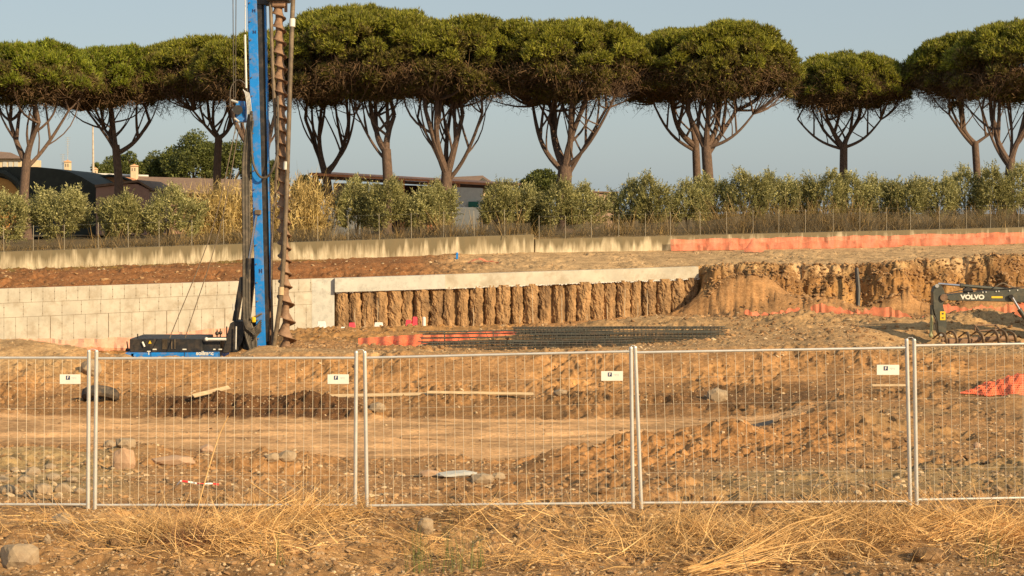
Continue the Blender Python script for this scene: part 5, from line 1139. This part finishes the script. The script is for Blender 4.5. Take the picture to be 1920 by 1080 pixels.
patch(it, 'weed', 'wall_foot_grass', 'thin grass along the foot of the long boundary wall', lean=.5, wid=.03, bend=.3)

# ---------------------------------------------------------------- buildings beyond the terrace
m_tile = simple('old_roof_tile', (.20, .125, .085), .9, 0, .25, 2, (.30, .22, .15), .5, 2, .5, (1, 6, 1))
m_cream = simple('cream_wall', (.66, .52, .34), .9, 0, .1, 1); m_pink = simple('pink_wall', (.40, .24, .19), .9, 0, .12, 1)
m_bar = simple('dark_barrel_roof', (.035, .038, .030), .85, 0, .25, 1.5); m_och = simple('ochre_wall', (.50, .25, .07), .9, 0, .15, 1); m_otile = simple('orange_tile', (.50, .22, .09), .9, 0, .2, 2)
m_rafter = simple('red_timber', (.62, .25, .11), .7, 0, .2, 2); m_grn = simple('green_panel', (.02, .16, .12), .6, 0, .1, 2); m_tarp = simple('grey_tarp', (.16, .17, .18), .8, 0, .2, 1)
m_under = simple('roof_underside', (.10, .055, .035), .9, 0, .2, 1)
def B(root, pts, d0, D, nm, m, par=None, bv=0): return MB(root.location).prism([pick(a, b, D) for a, b in pts], D, D+d0).build(nm, m, par or root, bevel=bv)
h = thing('farmhouse', 'cream farmhouse with a tiled roof at the left edge', 'house', P(0, 420, 195))
wl = B(h, [(-90, 430), (-90, 296), (41, 297), (41, 430)], 8, 195, 'wall', m_cream); D = 194.6
mb = MB(h.location); a, b, c, d = P(-95, 297, 194.3), P(45, 297, 194.3), P(20, 286, 199), P(-70, 278, 199); e, f = P(45, 297, 203.8), P(-95, 297, 203.8)
mb.add([a, b, c, d, e, f], [(0, 1, 2, 3), (1, 4, 2), (4, 5, 3, 2), (5, 0, 3), (0, 5, 4, 1)]); mb.build('roof', m_tile, h)
for px in (9, 20, 30): MB(h.location).box(P(px, 308, 194.95), (.5, .06, .6)).build('window', M['palegrey'], h)
h = thing('barrel_shed', 'dark barrel roofed shed with an ochre gable behind the left shrubs', 'shed', P(60, 430, 150))
pts = [(-70, 440), (-70, 318)]+[(x_, y_) for x_, y_ in ((-20, 314), (30, 312.5), (70, 313), (100, 316), (130, 322), (155, 333), (175, 345), (200, 357), (215, 372), (218, 440))]
B(h, pts, 14, 150, 'barrel_roof', m_bar)
B(h, [(-70, 438), (-70, 340), (0, 333), (18, 338), (48, 372), (52, 438)], .15, 149.8, 'gable_wall', m_och)
MB(h.location).tube([P(-70, 322, 149.6), P(8, 325, 149.6), P(30, 340, 149.6), P(55, 372, 149.6)], .35, 6).build('verge', m_bar, h)
h = thing('pink_house', 'pink gabled house between the dark trunk and the dense shrub', 'house', P(250, 430, 146))
B(h, [(180, 440), (180, 352), (238, 345), (258, 345), (280, 356), (280, 440)], 9, 146, 'wall', m_pink)
mb = MB(h.location); pr = [P(178, 351, 145.6), P(258, 341.5, 145.6), P(284, 357, 145.6)]
for i in range(2):
    a, b = pr[i], pr[i+1]; mb.add([a, b, b+Vector((0, 9.6, 0)), a+Vector((0, 9.6, 0)), a+Vector((0, 0, .22)), b+Vector((0, 0, .22)), b+Vector((0, 9.6, .22)), a+Vector((0, 9.6, .22))], [(0, 1, 2, 3), (4, 7, 6, 5), (0, 4, 5, 1), (1, 5, 6, 2), (2, 6, 7, 3), (3, 7, 4, 0)])
mb.build('roof', m_tile, h)
h = thing('long_farm_building', 'long low building with a brown tiled roof behind the canes', 'building', P(320, 430, 170))
B(h, [(150, 440), (150, 352), (478, 362), (478, 440)], 8, 171, 'wall', m_pink)
mb = MB(h.location); a, b, c, d = P(140, 356, 169.5), P(480, 366, 169.5), P(478, 337, 176), P(150, 328, 176); mb.add([a, b, c, d, P(150, 345, 184), P(478, 350, 184)], [(0, 1, 2, 3), (3, 2, 5, 4), (0, 3, 4), (1, 5, 2)]); rf = mb.build('roof', m_tile, h)
MB(h.location).tube([P(148, 325.5, 176), P(278, 330, 176)], .14, 6).build('ridge_cap', M['plastic_w'], h)
for (px, y0, y1, w_) in ((127, 318, 304, 11), (179, 330, 318, 7), (252, 330, 312, 12)):
    c = P(px, (y0+y1)/2, 175); s_ = 175/F; ch = MB(h.location).box(c-Vector((0, 0, .3)), (w_*s_, w_*s_, (y0-y1)*s_+.9)).build('chimney', m_cream, h, bevel=.03)
    mb = MB(h.location); t_ = P(px, y1, 175); hw = w_*s_*.62; mb.add([t_+Vector((-hw, -hw, 0)), t_+Vector((hw, -hw, 0)), t_+Vector((hw, hw, 0)), t_+Vector((-hw, hw, 0)), t_+Vector((0, 0, .3))], [(0, 1, 4), (1, 2, 4), (2, 3, 4), (3, 0, 4), (3, 2, 1, 0)]); mb.build('cowl', m_otile, ch)
    for q in (-1, 1): MB(h.location).box(P(px+q*w_*.2, y1+6, 175)+Vector((0, -w_*s_*.5-.01, 0)), (w_*s_*.16, .03, .35)).build('smoke_opening', M['joint'], ch)
h = thing('tile_canopy', 'low arched orange tiled roof in front of the long brown roof', 'roof', P(205, 430, 158))
B(h, [(168, 420), (168, 338), (185, 332), (205, 329), (225, 331), (244, 338), (244, 420)], 5, 160, 'arched_roof', m_otile)
MB(h.location).tube([P(166, 339, 159.8), P(185, 332, 159.8), P(205, 329, 159.8), P(225, 331, 159.8), P(246, 339, 159.8)], .16, 6).build('verge', m_bar, h)
# mast pole and aerials
o = P(175, 430, 165); mb = MB(o); mb.tube([o, P(175, 336, 165), P(174, 235, 165)], [.16, .14, .08], 8); tag(mb.build('flag_pole', simple('rusty_white_pole', (.5, .42, .34), .6, .1, .3, 3), None, True), 'tall pale rusty pole rising behind the barrel roof', 'pole')
def aerial(px, y0, y1, label, bars):
    o = P(px, y0, 175); r = thing('tv_aerial', label, 'aerial', o); MB(o).tube([o, P(px, y1, 175)], .03, 5).build('mast_tube', M['galv'], r); mb = MB(o)
    for k in range(bars): c = lerp(P(px, y1+1, 175), o, k/bars*.75); mb.tube([c+Vector((-.3+.02*k, 0, 0)), c+Vector((.3-.02*k, 0, .05))], .018, 4)
    mb.build('crossbars', M['galv'], r)
aerial(127, 305, 257, 'tall lattice television aerial on the left chimney', 9); aerial(118, 318, 289, 'short television aerial left of the chimney', 6)
# canopy barn
h = thing('open_barn', 'long open sided barn with a thin red brown roof and timber posts', 'barn', P(760, 430, 150))
def ct(px): return np.interp(px, [585, 955], [324, 345.5])
vs = []; 
mb = MB(h.location); a, b = P(580, ct(580), 140), P(958, ct(958), 146); th = Vector((0, 0, -.22)); bk_ = Vector((1.0, 11, .35))
mb.add([a, b, b+bk_, a+bk_, a+th, b+th, b+bk_+th, a+bk_+th], [(0, 1, 2, 3), (4, 7, 6, 5), (0, 4, 5, 1), (1, 5, 6, 2), (2, 6, 7, 3), (3, 7, 4, 0)]); mb.build('roof', m_rafter, h)
mb = MB(h.location); a2, b2_ = a+th+Vector((.2, .5, 0)), b+th+Vector((-.2, .5, 0)); mb.add([a2, b2_, b2_+Vector((0, 0, -.3)), a2+Vector((0, 0, -.3)), a2+Vector((0, .3, 0)), b2_+Vector((0, .3, 0)), b2_+Vector((0, .3, -.3)), a2+Vector((0, .3, -.3))], [(0, 3, 2, 1), (4, 5, 6, 7), (0, 1, 5, 4), (3, 7, 6, 2), (1, 2, 6, 5), (0, 4, 7, 3)]); mb.build('eaves_beam', m_under, h)
for px in (590, 752, 757, 803, 809, 857, 861):
    D = np.interp(px, [580, 958], [140.3, 146.3]); q = P(px, ct(px)+2, D); MB(h.location).box((q.x, D+.1, (q.z+1.2)/2), (.16, .16, q.z-1.2)).build('post', m_rafter, h)
B(h, [(625, 440), (625, 343), (690, 345), (690, 440)], .3, 150, 'rear_wall', m_cream)
B(h, [(850, 440), (850, 351), (905, 353), (905, 440)], .3, 144.4, 'white_screen', M['plastic_w']); B(h, [(915, 440), (915, 347), (955, 350), (955, 440)], .3, 146.0, 'rear_wall', m_cream)
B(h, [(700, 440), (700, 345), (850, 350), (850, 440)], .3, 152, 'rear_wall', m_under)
B(h, [(878, 400), (878, 378), (897, 378), (897, 400)], .15, 144.1, 'green_panel', m_grn); B(h, [(628, 400), (628, 373), (652, 373), (652, 400)], .15, 148.5, 'green_panel', m_grn)
h = thing('tiled_cottage', 'cottage whose tiled gable shows just above the barn roof', 'house', P(880, 430, 165))
mb = MB(h.location); a, b, c, d = P(830, 346, 163), P(930, 348, 163), P(905, 329, 168), P(845, 332, 168); mb.add([a, b, c, d, P(930, 346, 175), P(830, 344, 175)], [(0, 1, 2, 3), (1, 4, 2), (4, 5, 3, 2), (5, 0, 3)]); mb.build('roof', m_tile, h)
B(h, [(840, 440), (840, 347), (925, 347), (925, 440)], 8, 165, 'wall', m_cream); B(h, [(888, 346), (905, 333), (922, 346)], .3, 162.6, 'gable', m_cream)
o = P(640, 430, 122); tag(MB(o).box(P(645, 420, 122), (2.6, .3, 2.6)).build('tarpaulin_screen', m_tarp, None, bevel=.05), 'grey blue tarpaulin screen right of the dark bent pine trunk', 'screen')
o = P(868, 430, 121); tag(MB(o).box(P(868, 415, 121), (2.6, .3, 2.2)).build('tarpaulin_screen', m_tarp, None, bevel=.05), 'grey blue tarpaulin screen below the white barn wall', 'screen')
h = thing('brick_shed', 'pale pinkish brick shed in the gap between two shrubs', 'shed', P(1138, 430, 135)); B(h, [(1115, 430), (1115, 361), (1157, 362), (1157, 430)], 3, 135, 'wall', simple('pale_brick', (.42, .29, .22), .9, 0, .2, 2)); B(h, [(1112, 361), (1112, 358.5), (1160, 359.5), (1160, 362)], 3.3, 134.8, 'roof', m_tile)
h = thing('garden_shelter', 'tiny red roofed shelter under the shrubs right of the brick shed', 'shelter', P(1245, 420, 118)); 
B(h, [(1235, 403), (1240, 397), (1252, 396), (1258, 403)], 1.2, 118, 'roof', m_rafter)
for px in (1238, 1255): B(h, [(px, 425), (px, 402), (px+1.5, 402), (px+1.5, 425)], .08, 118.1, 'post', m_rafter)
